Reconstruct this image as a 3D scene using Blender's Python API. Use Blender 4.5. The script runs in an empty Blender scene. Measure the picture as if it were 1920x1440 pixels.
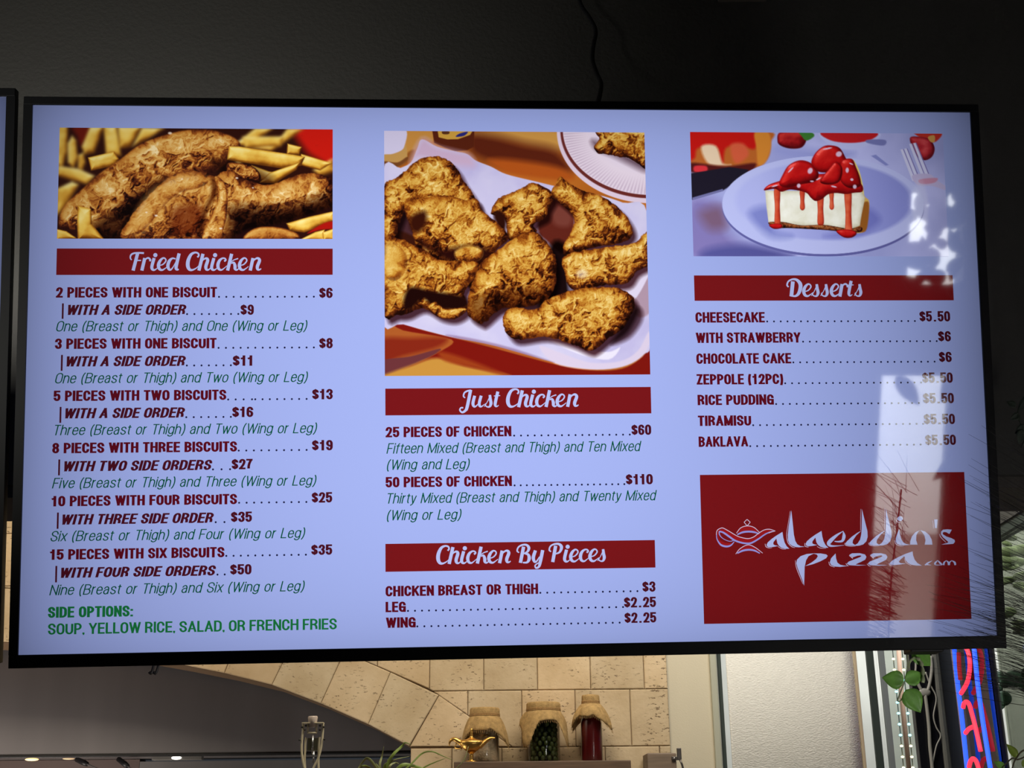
import bpy, bmesh, math, random
import numpy as np
from mathutils import Vector, Matrix
from mathutils.geometry import tessellate_polygon

C = bpy.context.scene.collection
SC = bpy.context.scene
R = math.radians

# ------------------------------------------------------------------ camera
FPX = 2400.0                                  # focal length in pixels of a 1920 px wide frame
RT = Vector((0.99994986, 0.00325173, -0.00947114))
UP = Vector((0.01001380, -0.32470856, 0.94576111))
BK = Vector((0.0, -0.94580853, -0.32472484))
EYE = Vector((0, 0, 1.55))
cd = bpy.data.cameras.new('camera')
cd.sensor_fit = 'HORIZONTAL'; cd.sensor_width = 36.0
cd.lens = FPX / 1920 * 36.0
cd.clip_start = 0.05; cd.clip_end = 60
cam = bpy.data.objects.new('camera', cd); C.objects.link(cam)
M4 = Matrix((RT, UP, BK)).transposed().to_4x4()
# RT, UP, BK are the world directions of the camera's x, y and z axes
CX = Vector((0.99994986, 0.00325173, -0.00947114))
cam_rows = Matrix(((0.99994986, 0.01001380, 0.0),
                   (0.00325173, -0.32470856, -0.94580853),
                   (-0.00947114, 0.94576111, -0.32472484)))
cam.matrix_world = Matrix.Translation(EYE) @ cam_rows.to_4x4()
SC.camera = cam

def at(px, py, Y):
    """point at depth Y that the photograph shows at pixel px, py"""
    d = cam_rows @ Vector((px - 960, 720 - py, -FPX))
    return EYE + d * (Y / d.y)

def atx(px, py, X):
    d = cam_rows @ Vector((px - 960, 720 - py, -FPX))
    return EYE + d * (X / d.x)

# ------------------------------------------------------------------ world, lights, exposure
w = bpy.data.worlds.new('world'); SC.world = w
w.use_nodes = True
w.node_tree.nodes['Background'].inputs['Color'].default_value = (0.75, 0.85, 1.0, 1)
w.node_tree.nodes['Background'].inputs['Strength'].default_value = 0.035
SC.view_settings.view_transform = 'Standard'
SC.view_settings.look = 'None'
SC.view_settings.gamma = 1.0
SC.view_settings.exposure = 0.0
SC.view_settings.use_curve_mapping = False

def area(name, loc, target, size, power, col=(1, 1, 1), size_y=None, spread=None):
    l = bpy.data.lights.new(name, 'AREA'); l.energy = power; l.color = col
    l.shape = 'RECTANGLE'; l.size = size; l.size_y = size_y or size
    if spread: l.spread = R(spread)
    o = bpy.data.objects.new(name, l); C.objects.link(o)
    o.location = loc
    o.rotation_euler = (Vector(target) - Vector(loc)).to_track_quat('-Z', 'Y').to_euler()
    return o

area('kitchen_ceiling_light', (0.2, 3.9, 3.3), (0.0, 5.2, 1.9), 1.2, 34, (1.0, 0.88, 0.71), 0.5)
sl = bpy.data.lights.new('soffit_fill_spot', 'SPOT'); sl.energy = 60; sl.color = (1.0, .98, .90); sl.spot_size = R(52); sl.spot_blend = 1.0; sl.shadow_soft_size = .06  # added low spot that grades the soffit brighter at the left, no fixture there
so_ = bpy.data.objects.new('soffit_fill_spot', sl); C.objects.link(so_); so_.location = (-1.3, 0.2, 1.9)
so_.rotation_euler = (Vector((-.85, 2.2, 2.72)) - so_.location).to_track_quat('-Z', 'Y').to_euler()
area('soffit_glow_fill', (-0.8, 1.97, 2.42), (-0.8, 2.26, 2.95), 1.0, 4.0, (1.0, .98, .92), 0.04)  # unseen strip added behind the screens to brighten the soffit above them
area('leaf_fill_light', (1.3, 0.5, 0.8), (1.0, 2.4, 1.75), 0.4, 6.5, (1.0, 0.98, 0.94))  # added fill from below, out of view, that brightens the pothos leaves
area('left_stone_fill', (-2.3, 3.9, 3.3), (-2.3, 5.2, 2.3), 0.8, 22, (1.0, 0.88, 0.71), 0.4)  # extra light added to brighten the stone in the gap at far left
area('blind_fill_light', (1.0, 4.2, 3.2), (1.1, 5.2, 1.9), 0.5, 12, (0.97, 0.98, 1.0), 0.5)  # added frontal fill for the blind and the beige wall beside it
area('hood_front_fill', (-2.35, 5.0, 1.1), (-2.2, 5.6, 1.85), 0.3, 16, (1.0, 0.88, 0.8), 0.3)  # added low fill shining up at the hood's left end, not a hood lamp
area('arch_fill_light', (-0.75, 4.95, 1.05), (-0.7, 5.6, 1.9), 0.3, 2.4, (1.0, 0.93, 0.88), 0.2)  # small added fill that lifts the hood's right end below the arch
area('street_daylight', (2.6, -3.2, 4.2), (2.7, -6.0, 1.6), 1.5, 4600, (0.95, 0.98, 1.0))
area('yard_daylight', (2.2, 5.6, 4.2), (2.1, 6.9, 1.9), 1.2, 120, (1.0, 1.0, 0.98))

# ------------------------------------------------------------------ materials
def lin(r, g=None, b=None):
    if g is None: g = b = r
    f = lambda c: (c/255/12.92) if c/255 <= 0.04045 else ((c/255 + .055)/1.055)**2.4
    return (f(r), f(g), f(b), 1)

def mat(name, col, rough=0.6, metal=0.0, spec=0.5, noise=None, bump=None, emit=None, coat=0, sheen=0):
    """principled material; noise = (scale, amount, detail), bump = (scale, strength)"""
    m = bpy.data.materials.new(name); m.use_nodes = True
    nt = m.node_tree; p = nt.nodes['Principled BSDF']
    c = col if len(col) == 4 else (*col, 1)
    p.inputs['Base Color'].default_value = c
    p.inputs['Roughness'].default_value = rough
    p.inputs['Metallic'].default_value = metal
    p.inputs['Specular IOR Level'].default_value = spec
    if coat: p.inputs['Coat Weight'].default_value = coat
    if noise or bump:
        tc = nt.nodes.new('ShaderNodeTexCoord')
    if noise:
        n = nt.nodes.new('ShaderNodeTexNoise'); n.inputs['Scale'].default_value = noise[0]
        n.inputs['Detail'].default_value = noise[2] if len(noise) > 2 else 4
        mp = nt.nodes.new('ShaderNodeMapping')
        if len(noise) > 3: mp.inputs['Scale'].default_value = noise[3]
        nt.links.new(tc.outputs['Object'], mp.inputs['Vector']); nt.links.new(mp.outputs[0], n.inputs['Vector'])
        rp = nt.nodes.new('ShaderNodeValToRGB')
        a = noise[1]
        rp.color_ramp.elements[0].position = .3; rp.color_ramp.elements[1].position = .7
        rp.color_ramp.elements[0].color = tuple(max(0, x*(1-a)) for x in c[:3]) + (1,)
        rp.color_ramp.elements[1].color = tuple(min(1, x*(1+a)) for x in c[:3]) + (1,)
        nt.links.new(n.outputs['Fac'], rp.inputs[0]); nt.links.new(rp.outputs[0], p.inputs['Base Color'])
    if bump:
        n2 = nt.nodes.new('ShaderNodeTexNoise'); n2.inputs['Scale'].default_value = bump[0]; n2.inputs['Detail'].default_value = 3
        b = nt.nodes.new('ShaderNodeBump'); b.inputs['Strength'].default_value = bump[1]; b.inputs['Distance'].default_value = .01
        mp2 = nt.nodes.new('ShaderNodeMapping')
        if len(bump) > 2: mp2.inputs['Scale'].default_value = bump[2]
        nt.links.new(tc.outputs['Object'], mp2.inputs['Vector']); nt.links.new(mp2.outputs[0], n2.inputs['Vector'])
        nt.links.new(n2.outputs['Fac'], b.inputs['Height']); nt.links.new(b.outputs[0], p.inputs['Normal'])
    if emit:
        p.inputs['Emission Color'].default_value = emit[0]; p.inputs['Emission Strength'].default_value = emit[1]
    return m

def glass(name, tint=(1, 1, 1, 1), gloss=1.0):
    m = bpy.data.materials.new(name); m.use_nodes = True; nt = m.node_tree
    for n in list(nt.nodes): nt.nodes.remove(n)
    o = nt.nodes.new('ShaderNodeOutputMaterial'); t = nt.nodes.new('ShaderNodeBsdfTransparent')
    g = nt.nodes.new('ShaderNodeBsdfGlossy'); g.inputs['Roughness'].default_value = .02
    t.inputs[0].default_value = tint
    fr = nt.nodes.new('ShaderNodeFresnel'); fr.inputs[0].default_value = 1.5
    ml = nt.nodes.new('ShaderNodeMath'); ml.operation = 'MULTIPLY'; ml.inputs[1].default_value = gloss
    mx = nt.nodes.new('ShaderNodeMixShader')
    nt.links.new(fr.outputs[0], ml.inputs[0]); nt.links.new(ml.outputs[0], mx.inputs[0])
    nt.links.new(t.outputs[0], mx.inputs[1]); nt.links.new(g.outputs[0], mx.inputs[2]); nt.links.new(mx.outputs[0], o.inputs[0])
    return m

def screen_dimming_group():
    """viewing-angle dimming painted into the emission: brightest left of the middle, darker towards the rim"""
    g = bpy.data.node_groups.new('painted_screen_dimming', 'ShaderNodeTree')
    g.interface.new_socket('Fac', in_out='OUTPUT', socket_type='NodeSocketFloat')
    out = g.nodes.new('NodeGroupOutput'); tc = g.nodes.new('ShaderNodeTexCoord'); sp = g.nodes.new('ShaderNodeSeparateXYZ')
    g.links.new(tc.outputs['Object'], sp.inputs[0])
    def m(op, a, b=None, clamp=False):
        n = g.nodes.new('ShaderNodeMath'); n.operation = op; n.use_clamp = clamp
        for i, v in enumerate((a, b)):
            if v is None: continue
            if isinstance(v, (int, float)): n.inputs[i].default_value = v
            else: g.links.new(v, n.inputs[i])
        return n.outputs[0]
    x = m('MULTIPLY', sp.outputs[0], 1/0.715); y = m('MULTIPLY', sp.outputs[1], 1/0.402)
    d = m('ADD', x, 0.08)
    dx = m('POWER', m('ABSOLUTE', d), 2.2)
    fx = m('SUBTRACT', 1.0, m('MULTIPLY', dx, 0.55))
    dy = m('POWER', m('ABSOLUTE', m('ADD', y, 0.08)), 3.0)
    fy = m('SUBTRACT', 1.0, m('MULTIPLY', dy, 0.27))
    # extra dimming painted into the emission along the left and right edges
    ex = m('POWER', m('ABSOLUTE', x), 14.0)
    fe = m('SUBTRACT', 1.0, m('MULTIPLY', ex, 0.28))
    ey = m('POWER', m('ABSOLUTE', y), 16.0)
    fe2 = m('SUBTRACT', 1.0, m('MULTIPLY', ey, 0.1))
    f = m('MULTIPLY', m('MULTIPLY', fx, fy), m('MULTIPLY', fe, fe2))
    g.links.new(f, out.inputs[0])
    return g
DIMG = screen_dimming_group()

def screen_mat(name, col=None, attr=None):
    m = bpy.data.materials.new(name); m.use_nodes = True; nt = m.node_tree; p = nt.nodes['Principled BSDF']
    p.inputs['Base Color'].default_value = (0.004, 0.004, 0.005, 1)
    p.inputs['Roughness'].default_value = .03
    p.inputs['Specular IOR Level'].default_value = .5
    gr = nt.nodes.new('ShaderNodeGroup'); gr.node_tree = DIMG
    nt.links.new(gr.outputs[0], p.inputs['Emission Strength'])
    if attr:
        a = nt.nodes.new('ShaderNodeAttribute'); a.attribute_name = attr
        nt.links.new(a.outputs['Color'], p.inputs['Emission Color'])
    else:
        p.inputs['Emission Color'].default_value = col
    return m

# ------------------------------------------------------------------ geometry helpers
class MB:
    def __init__(s): s.v = []; s.f = []; s.sm = []
    def add(s, vs, fs, smooth=False):
        o = len(s.v); s.v += [Vector(v) for v in vs]
        for f in fs: s.f.append([i + o for i in f]); s.sm.append(smooth)
        return s
    def box(s, c, size, rot=None, bevel=0):
        bm = bmesh.new(); bmesh.ops.create_cube(bm, size=1)
        for v in bm.verts: v.co = Vector((v.co.x*size[0], v.co.y*size[1], v.co.z*size[2]))
        if bevel: bmesh.ops.bevel(bm, geom=bm.edges[:], offset=bevel, segments=2, affect='EDGES', profile=.5)
        bm.verts.index_update()
        q = rot.to_matrix() if rot else Matrix.Identity(3)
        s.add([Vector(c) + q @ v.co for v in bm.verts], [[v.index for v in f.verts] for f in bm.faces]); bm.free(); return s
    def box2(s, a, b, bevel=0):
        a = Vector(a); b = Vector(b)
        return s.box((a+b)/2, [abs(x) for x in (b-a)], bevel=bevel)
    def tube(s, pts, r, n=8, cap=True, squash=1.0):
        pts = [Vector(p) for p in pts]; m = len(pts)
        rr = r if isinstance(r, (list, tuple)) else [r]*m
        vs = []; ref = None
        for i, p in enumerate(pts):
            t = (pts[min(i+1, m-1)] - pts[max(i-1, 0)]).normalized()
            if ref is None:
                ref = Vector((0, 0, 1)) if abs(t.z) < .9 else Vector((1, 0, 0))
            a = t.cross(ref)
            a = a.normalized() if a.length > 1e-6 else t.orthogonal().normalized()
            b = a.cross(t).normalized(); ref = b
            for k in range(n):
                an = 2*math.pi*k/n
                vs.append(p + (a*math.cos(an) + b*math.sin(an)*squash)*rr[i])
        fs = []
        for i in range(m-1):
            for k in range(n):
                fs.append([i*n+k, i*n+(k+1) % n, (i+1)*n+(k+1) % n, (i+1)*n+k])
        if cap: fs.append(list(range(n))[::-1]); fs.append([(m-1)*n+k for k in range(n)])
        return s.add(vs, fs, True)
    def lathe(s, prof, c, n=32, sx=1, sy=1, fn=None):
        vs = []; fs = []; m = len(prof); c = Vector(c)
        for i, (r, z) in enumerate(prof):
            for k in range(n):
                a = 2*math.pi*k/n
                rr, zz = (r, z) if fn is None else fn(r, z, a, i)
                vs.append(c + Vector((rr*math.cos(a)*sx, rr*math.sin(a)*sy, zz)))
        for i in range(m-1):
            for k in range(n): fs.append([i*n+k, i*n+(k+1) % n, (i+1)*n+(k+1) % n, (i+1)*n+k])
        return s.add(vs, fs, True)
    def ball(s, c, r, rot=None, n=16, m=10):
        vs = []; fs = []; c = Vector(c); r = r if isinstance(r, (tuple, list)) else (r,)*3
        q = rot.to_matrix() if rot else Matrix.Identity(3)
        for i in range(m+1):
            th = math.pi*i/m
            for k in range(n):
                a = 2*math.pi*k/n
                vs.append(c + q @ Vector((r[0]*math.sin(th)*math.cos(a), r[1]*math.sin(th)*math.sin(a), r[2]*math.cos(th))))
        for i in range(m):
            for k in range(n): fs.append([i*n+k, (i+1)*n+k, (i+1)*n+(k+1) % n, i*n+(k+1) % n])
        return s.add(vs, fs, True)
    def build(s, name, material, parent=None, smooth=None, tags=None, kind=None, local=False):
        me = bpy.data.meshes.new(name)
        base = Vector((0, 0, 0))
        if parent is not None and not local:
            p = parent
            while p: base += p.location; p = p.parent
        vs = s.v
        loc = Vector((0, 0, 0))
        if parent is None and vs:
            lo = Vector([min(v[i] for v in vs) for i in range(3)]); hi = Vector([max(v[i] for v in vs) for i in range(3)])
            loc = Vector(((lo.x+hi.x)/2, (lo.y+hi.y)/2, lo.z)); base = loc
        me.from_pydata([v - base for v in vs], [], s.f)
        if smooth is None: me.polygons.foreach_set('use_smooth', s.sm)
        else: me.polygons.foreach_set('use_smooth', [smooth]*len(s.f))
        me.materials.append(material); me.update()
        o = bpy.data.objects.new(name, me); C.objects.link(o)
        o.location = loc
        if parent is not None: o.parent = parent
        if kind: o['kind'] = kind
        if tags: tag(o, *tags)
        return o

def tag(o, label, cat, group=None):
    o['label'] = label; o['category'] = cat
    if group: o['group'] = group
    return o

def thing(name, label, cat, loc, group=None):
    o = bpy.data.objects.new(name, None); C.objects.link(o); o.location = loc
    o.empty_display_size = .05
    return tag(o, label, cat, group)

def crom(pts, sub=6, closed=False):
    """Catmull-Rom through points (tuples of any length)"""
    P = [np.array(p, float) for p in pts]; n = len(P); out = []
    if n < 3 and not closed: return P
    rng = range(n if closed else n-1)
    for i in rng:
        p0 = P[(i-1) % n] if closed or i > 0 else 2*P[0]-P[1]
        p1 = P[i]; p2 = P[(i+1) % n]
        p3 = P[(i+2) % n] if closed or i+2 < n else 2*P[n-1]-P[n-2]
        for k in range(sub):
            t = k/sub
            out.append(.5*((2*p1) + (-p0+p2)*t + (2*p0-5*p1+4*p2-p3)*t*t + (-p0+3*p1-3*p2+p3)*t**3))
    if not closed: out.append(P[-1])
    return out
# ================================================================== THE ROOM
def stone_mat():
    m = bpy.data.materials.new('travertine'); m.use_nodes = True; nt = m.node_tree; p = nt.nodes['Principled BSDF']
    p.inputs['Roughness'].default_value = .75; p.inputs['Specular IOR Level'].default_value = .25
    N = lambda t: nt.nodes.new(t); Lk = nt.links.new
    tc = N('ShaderNodeTexCoord'); geo = N('ShaderNodeObjectInfo')
    def noise(scale, det, sc=(1, 1, 1), rough=.6):
        mp = N('ShaderNodeMapping'); mp.inputs['Scale'].default_value = sc; Lk(tc.outputs['Object'], mp.inputs[0])
        n = N('ShaderNodeTexNoise'); n.inputs['Scale'].default_value = scale; n.inputs['Detail'].default_value = det; n.inputs['Roughness'].default_value = rough
        Lk(mp.outputs[0], n.inputs['Vector']); return n.outputs['Fac']
    def ramp(fac, els):
        r = N('ShaderNodeValToRGB'); cr = r.color_ramp
        while len(cr.elements) < len(els): cr.elements.new(.5)
        for e, (pos, c) in zip(cr.elements, els): e.position = pos; e.color = c
        Lk(fac, r.inputs[0]); return r.outputs[0]
    at_ = N('ShaderNodeAttribute'); at_.attribute_name = 'tone'
    c1 = ramp(noise(5, 5), [(.3, (.50, .365, .205, 1)), (.55, (.60, .46, .28, 1)), (.75, (.68, .54, .35, 1))])
    mx = N('ShaderNodeMixRGB'); mx.blend_type = 'MULTIPLY'; mx.inputs[0].default_value = 1
    Lk(c1, mx.inputs[1]); Lk(at_.outputs['Color'], mx.inputs[2])
    # travertine pits, stretched along the bedding, in patches
    pit = ramp(noise(62, 3, (1, 1, 2.3), .55), [(.33, (1, 1, 1, 1)), (.39, (0, 0, 0, 1))])
    patch = ramp(noise(6, 2), [(.42, (0, 0, 0, 1)), (.60, (1, 1, 1, 1))])
    pm = N('ShaderNodeMath'); pm.operation = 'MULTIPLY'; Lk(pit, pm.inputs[0]); Lk(patch, pm.inputs[1])
    mx2 = N('ShaderNodeMixRGB'); mx2.inputs[2].default_value = (.17, .11, .06, 1); Lk(pm.outputs[0], mx2.inputs[0]); Lk(mx.outputs[0], mx2.inputs[1])
    Lk(mx2.outputs[0], p.inputs['Base Color'])
    hgt = N('ShaderNodeMath'); hgt.operation = 'SUBTRACT'; Lk(noise(30, 5), hgt.inputs[0]); Lk(pm.outputs[0], hgt.inputs[1])
    b = N('ShaderNodeBump'); b.inputs['Strength'].default_value = .5; b.inputs['Distance'].default_value = .006
    Lk(hgt.outputs[0], b.inputs['Height']); Lk(b.outputs[0], p.inputs['Normal'])
    return m

M_stone = stone_mat()
M_mortar = mat('mortar', lin(96, 74, 48), .9)
M_soffit = mat('charcoal_paint', (.048, .046, .042), .7, spec=.25, bump=(140, .12))
M_beige = mat('beige_paint', lin(208, 198, 172), .75, spec=.25, bump=(220, .08))
M_dark = mat('dark_paint', (.03, .028, .026), .8)
M_floor = mat('floor_tile', lin(96, 88, 80), .5)
M_ext = mat('pale_render', (.78, .78, .76), .9, noise=(1.2, .06))
M_yard = mat('yard_render', (.62, .64, .60), .9, noise=(1.4, .25))
M_trim = mat('grey_green_trim', lin(176, 176, 156), .6)
M_darkframe = mat('dark_green_frame', lin(52, 62, 56), .45)
M_greyframe = mat('grey_frame', lin(120, 128, 126), .5)
M_slate = mat('slate_post', lin(62, 66, 72), .55)

YS = 5.2
sp = lambda px, py: (at(px, py, YS).x, at(px, py, YS).z)
INT = [sp(*q) for q in ((-400, 1215), (-200, 1202), (-60, 1200), (10, 1204), (80, 1207), (150, 1214), (240, 1228), (330, 1244), (420, 1262), (509, 1284), (601, 1319), (690, 1358), (767, 1399))]
EXT = [sp(*q) for q in ((-400, 1118), (-200, 1104), (-50, 1100), (20, 1103), (100, 1107), (170, 1115), (268, 1130), (362, 1146), (458, 1164), (556, 1188), (645, 1222), (732, 1260), (807, 1293), (880, 1343), (960, 1400))]
ext = lambda x: float(np.interp(x, [q[0] for q in EXT], [q[1] for q in EXT], right=0))
zA = sp(1000, 1294)[1]; zB = sp(1000, 1401)[1]; ch_ = zA-zB
xR = .607
xJ = sp(770, 1402)[0]

def prism(m, pts, y0, y1):
    """outline in x, z drawn out from y0 (front) to y1"""
    n = len(pts); tr = tessellate_polygon([[Vector((a, b, 0)) for a, b in pts]])
    m.add([(a, y0, b) for a, b in pts]+[(a, y1, b) for a, b in pts],
          [list(t) for t in tr]+[[i+n for i in t] for t in tr]+[[i, (i+1) % n, (i+1) % n+n, i+n] for i in range(n)])
    return m

# stone wall with the arched opening
slab = [(-3.2, 3.4)]+[(-3.2, INT[0][1])]+INT+[(xJ, sp(770, 1402)[1]), (xJ, 0), (xR-.006, 0), (xR-.006, 3.4)]
wall = prism(MB(), slab, YS+.008, YS+.3).build('wall_back', M_mortar, kind='structure')
def inset(pts, g):
    cx = sum(p[0] for p in pts)/len(pts); cz = sum(p[1] for p in pts)/len(pts)
    n = len(pts); out = []
    a = sum(pts[i][0]*pts[(i+1) % n][1]-pts[(i+1) % n][0]*pts[i][1] for i in range(n)); sg = 1 if a > 0 else -1
    for i in range(n):
        p = np.array(pts[i]); d1 = p-np.array(pts[i-1]); d2 = np.array(pts[(i+1) % n])-p
        d1 = d1/np.linalg.norm(d1); d2 = d2/np.linalg.norm(d2)
        n1 = np.array((-d1[1], d1[0]))*sg; n2 = np.array((-d2[1], d2[0]))*sg
        k = n1+n2; l = np.linalg.norm(k); k = k/l if l > .1 else n1
        out.append(tuple(p+k*g/max(.35, float(k@n1))))
    return out
random.seed(4)
stones = MB(); tones = []
def stone(pts):
    pts = [p for i, p in enumerate(pts) if i == 0 or math.hypot(p[0]-pts[i-1][0], p[1]-pts[i-1][1]) > .004]
    if math.hypot(pts[0][0]-pts[-1][0], pts[0][1]-pts[-1][1]) < .004: pts = pts[:-1]
    if len(pts) < 3: return
    a = inset(pts, .0011); b = inset(pts, .0045); n = len(pts); k0 = len(stones.v)
    j = random.uniform(-.0015, .0015)
    tr = tessellate_polygon([[Vector((x, z, 0)) for x, z in b]])
    stones.add([(x, YS+.012, z) for x, z in a]+[(x, YS+.003+j, z) for x, z in a]+[(x, YS+j, z) for x, z in b],
               [[i, (i+1) % n, (i+1) % n+n, i+n] for i in range(n)]+[[i+n, (i+1) % n+n, (i+1) % n+2*n, i+2*n] for i in range(n)]+[[i+2*n for i in t] for t in tr])
    t = random.uniform(.9, 1.06); w_ = random.uniform(-.03, .03)
    tones.extend([(t*(1+w_), t, t*(1-w_), 1)]*(len(stones.v)-k0))
def course(z0, z1, xs, clip=True):
    ext = (lambda x: float(np.interp(x, [q[0] for q in EXT], [q[1] for q in EXT], right=0))) if clip else (lambda x: -9.)
    for x0, x1 in zip(xs, xs[1:]):
        gx = [x0]+[q[0] for q in EXT if x0+.01 < q[0] < x1-.01]+[x1]
        # exact crossings of the arch with the lower and upper edge
        f = np.linspace(x0, x1, 60); e = np.array([ext(v) for v in f])
        for lv in (z0, z1):
            s = np.nonzero(np.diff(np.sign(e-lv)))[0]
            gx += [float(f[i]+(f[i+1]-f[i])*(lv-e[i])/(e[i+1]-e[i])) for i in s]
        gx = sorted(set(gx)); bot = [(x, max(z0, ext(x))) for x in gx]
        bot = [q for q in bot if q[1] <= z1+1e-6]
        if len(bot) < 2 or max(z1-q[1] for q in bot) < .012: continue
        top = [(bot[-1][0], z1), (bot[0][0], z1)]
        stone(bot+top)
X5 = lambda *a: [sp(v, 1300)[0] for v in a]
for k in range(8):                                   # courses above the first visible joint
    off = (0, 50)[k % 2]
    xs = X5(*[v for v in range(-405+off, 1195+off-50, 101)])
    if k == 0: xs = X5(-300, -200, -95, 5, 105, 205, 303, 402, 502, 604, 706, 805, 907, 1008, 1108, 1209)
    if xs[-1] > xR-.03: xs = xs[:-1]
    course(zA+k*ch_, min(zA+(k+1)*ch_, 3.39), xs+[xR])
course(zB, zA, X5(812, 877, 978, 1078, 1181)+[xR])
course(zB-ch_, zB, [xJ]+X5(848, 940, 1030, 1131, 1232)+[xR], False)
for k in range(1, 7): course(zB-(k+1)*ch_, zB-k*ch_, [xJ]+X5(*( (878, 978, 1078, 1181) if k % 2 else (848, 940, 1030, 1131)))+[xR], False)
VJ = [((-60, 1200), (-50, 1100)), ((50, 1205.5), (62, 1105)), ((150, 1214), (170, 1115)), ((240, 1228), (268, 1130)), ((330, 1244), (362, 1146)), ((420, 1262), (458, 1164)), ((509, 1284), (556, 1188)), ((601, 1319), (645, 1222)), ((690, 1358), (732, 1260)), ((767, 1399), (823, 1303))]
for (a0, b0), (a1, b1) in zip(VJ, VJ[1:]): stone([sp(*a0), sp(*a1), sp(*b1), sp(*b0)])
stone([sp(-400, 1215), sp(-200, 1202), sp(-60, 1200), sp(-50, 1100), sp(-200, 1104), sp(-400, 1118)])
stone([sp(768, 1400), sp(960, 1400), sp(880, 1343), sp(823, 1303)])
so = stones.build('stone_facing', M_stone, wall)
ca = so.data.color_attributes.new('tone', 'FLOAT_COLOR', 'POINT'); ca.data.foreach_set('color', np.array(tones, np.float32).ravel())

# soffit that carries the screens, ceiling, floor and the other walls
ZSOF = at(1890, 890, 2.2).z
MB().box2((-3.2, 2.2, ZSOF), (1.9, 2.42, 3.4)).build('wall_soffit', M_soffit, kind='structure')
M_sofftrim = mat('soffit_trim', (.05, .042, .036), .6)
MB().box2((-3.2, 2.215, ZSOF-.02), (1.9, 2.40, ZSOF)).build('trim_1', M_sofftrim, kind='structure')
MB().box2((-3.2, -2.6, 3.4), (1.95, 5.52, 3.5)).build('ceiling', M_dark, kind='structure')
MB().box2((-3.2, -6.2, -.1), (4.6, 7.2, 0)).build('floor', M_floor, kind='structure')
MB().box2((-3.3, -2.6, 0), (-3.2, 7.2, 3.4)).build('wall_left', M_dark, kind='structure')
# wall behind the viewer with a glazed door and a high window towards the street
m = MB()
m.box2((-3.2, -2.6, 0), (2.47, -2.5, 3.4)); m.box2((2.88, -2.6, 0), (3.4, -2.5, 3.4)); m.box2((1.95, -2.6, 3.4), (3.4, 2.3, 3.5))
m.box2((2.47, -2.6, 1.72), (2.88, -2.5, 2.16)); m.box2((2.47, -2.6, 2.62), (2.88, -2.5, 3.4)); m.box2((2.47, -2.6, 2.16), (2.58, -2.5, 2.62)); m.box2((2.47, -2.6, 0), (2.88, -2.5, .12))
m.build('wall_front', M_dark, kind='structure')
MB().box2((3.4, -2.6, 0), (3.5, 2.3, 3.4)).build('wall_side', M_dark, kind='structure')
MB().box2((-1, -6.2, 0), (4.6, -6.0, 4.2)).build('wall_street', M_ext, kind='structure')
M_clear = glass('clear_glass', gloss=.6)
d = MB(); d.box2((2.47, -2.57, .12), (2.49, -2.53, 1.72)); d.box2((2.86, -2.57, .12), (2.88, -2.53, 1.72)); d.box2((2.49, -2.57, .12), (2.86, -2.53, .2)); d.box2((2.49, -2.57, 1.69), (2.86, -2.53, 1.72))
do = d.build('door_1', M_darkframe, kind='structure')
MB().box2((2.49, -2.555, .2), (2.86, -2.547, 1.69)).build('glass_pane', M_clear, do)

# beige wall right of the stone, with the window behind the blind
YB = 5.22
xb = lambda px, Y=YB: at(px, 1320, Y).x
x0 = xb(1347); x1 = xb(1717, 5.40)
m = MB(); m.box2((xR+.001, YB, 0), (x0, YB+.16, 3.4)); m.box2((x0, YB, 2.85), (1.86, YB+.16, 3.4)); m.box2((x0, YB, 0), (1.86, YB+.16, .9)); m.box2((x1, YB, .9), (1.86, YB+.16, 2.85))
m.build('wall_alcove', M_beige, kind='structure')
zt0, zt1 = .9, 2.85
MB().box2((xb(1334), YB-.022, zt0-.1), (xb(1347), YB, zt1+.05), .006).build('trim_2', M_trim, kind='structure')
w1 = MB()
w1.box2((xb(1350.5), YB+.01, zt0), (xb(1357.5), YB+.03, zt1), .002)
w1.box2((xb(1632), YB-.008, zt0), (xb(1646), YB+.008, zt1), .002)
w1.box2((xb(1347), YB+.01, zt1-.05), (x1, YB+.07, zt1)); w1.box2((xb(1347), YB+.01, zt0), (x1, YB+.07, zt0+.05))
wo = w1.build('window_1', M_darkframe, kind='structure')
MB().box2((xb(1656), YB-.006, zt0), (xb(1667), YB+.01, zt1), .002).build('frame_post', M_greyframe, wo)
MB().box2((xb(1347), YB+.035, zt0+.05), (xb(1657), YB+.041, zt1-.05)).build('glass_pane', M_clear, wo)
M_tint = glass('grey_tinted_glass', (.80, .82, .79, 1), .8)
MB().box2((xb(1667), YB+.03, zt0+.05), (x1, YB+.036, zt1-.05)).build('glass_pane', M_tint, wo)

# side wall with the long window and the neon sign
XW = 1.80
zh = atx(1900, 967, XW).z
m = MB(); m.box2((XW, 2.42, zh), (XW+.12, YB, 3.4)); m.box2((XW, 2.42, 0), (XW+.12, YB, .9)); m.box2((XW, 2.2, 0), (XW+.12, 2.42, 3.4)); m.box2((XW, 4.98, .9), (XW+.02, YB, zh))
m.build('wall_right', mat('grey_wall_paint', lin(66, 66, 62), .8), kind='structure')
MB().box2((xb(1762, 4.98), 4.93, .3), (xb(1795, 4.93), 4.98, 3.2), .004).build('trim_3', M_slate, kind='structure')
M_frost = glass('frosted_side_glass', (.62, .64, .58, 1), .5)
w2 = MB(); w2.box2((XW+.01, 2.45, zh-.035), (XW+.06, 4.95, zh)); w2.box2((XW+.01, 2.45, .9), (XW+.06, 4.95, .94))
w2o = w2.build('window_2', M_darkframe, kind='structure')
MB().box2((XW+.03, 2.45, .94), (XW+.036, 4.93, zh-.035)).build('glass_pane', M_frost, w2o)
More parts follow.
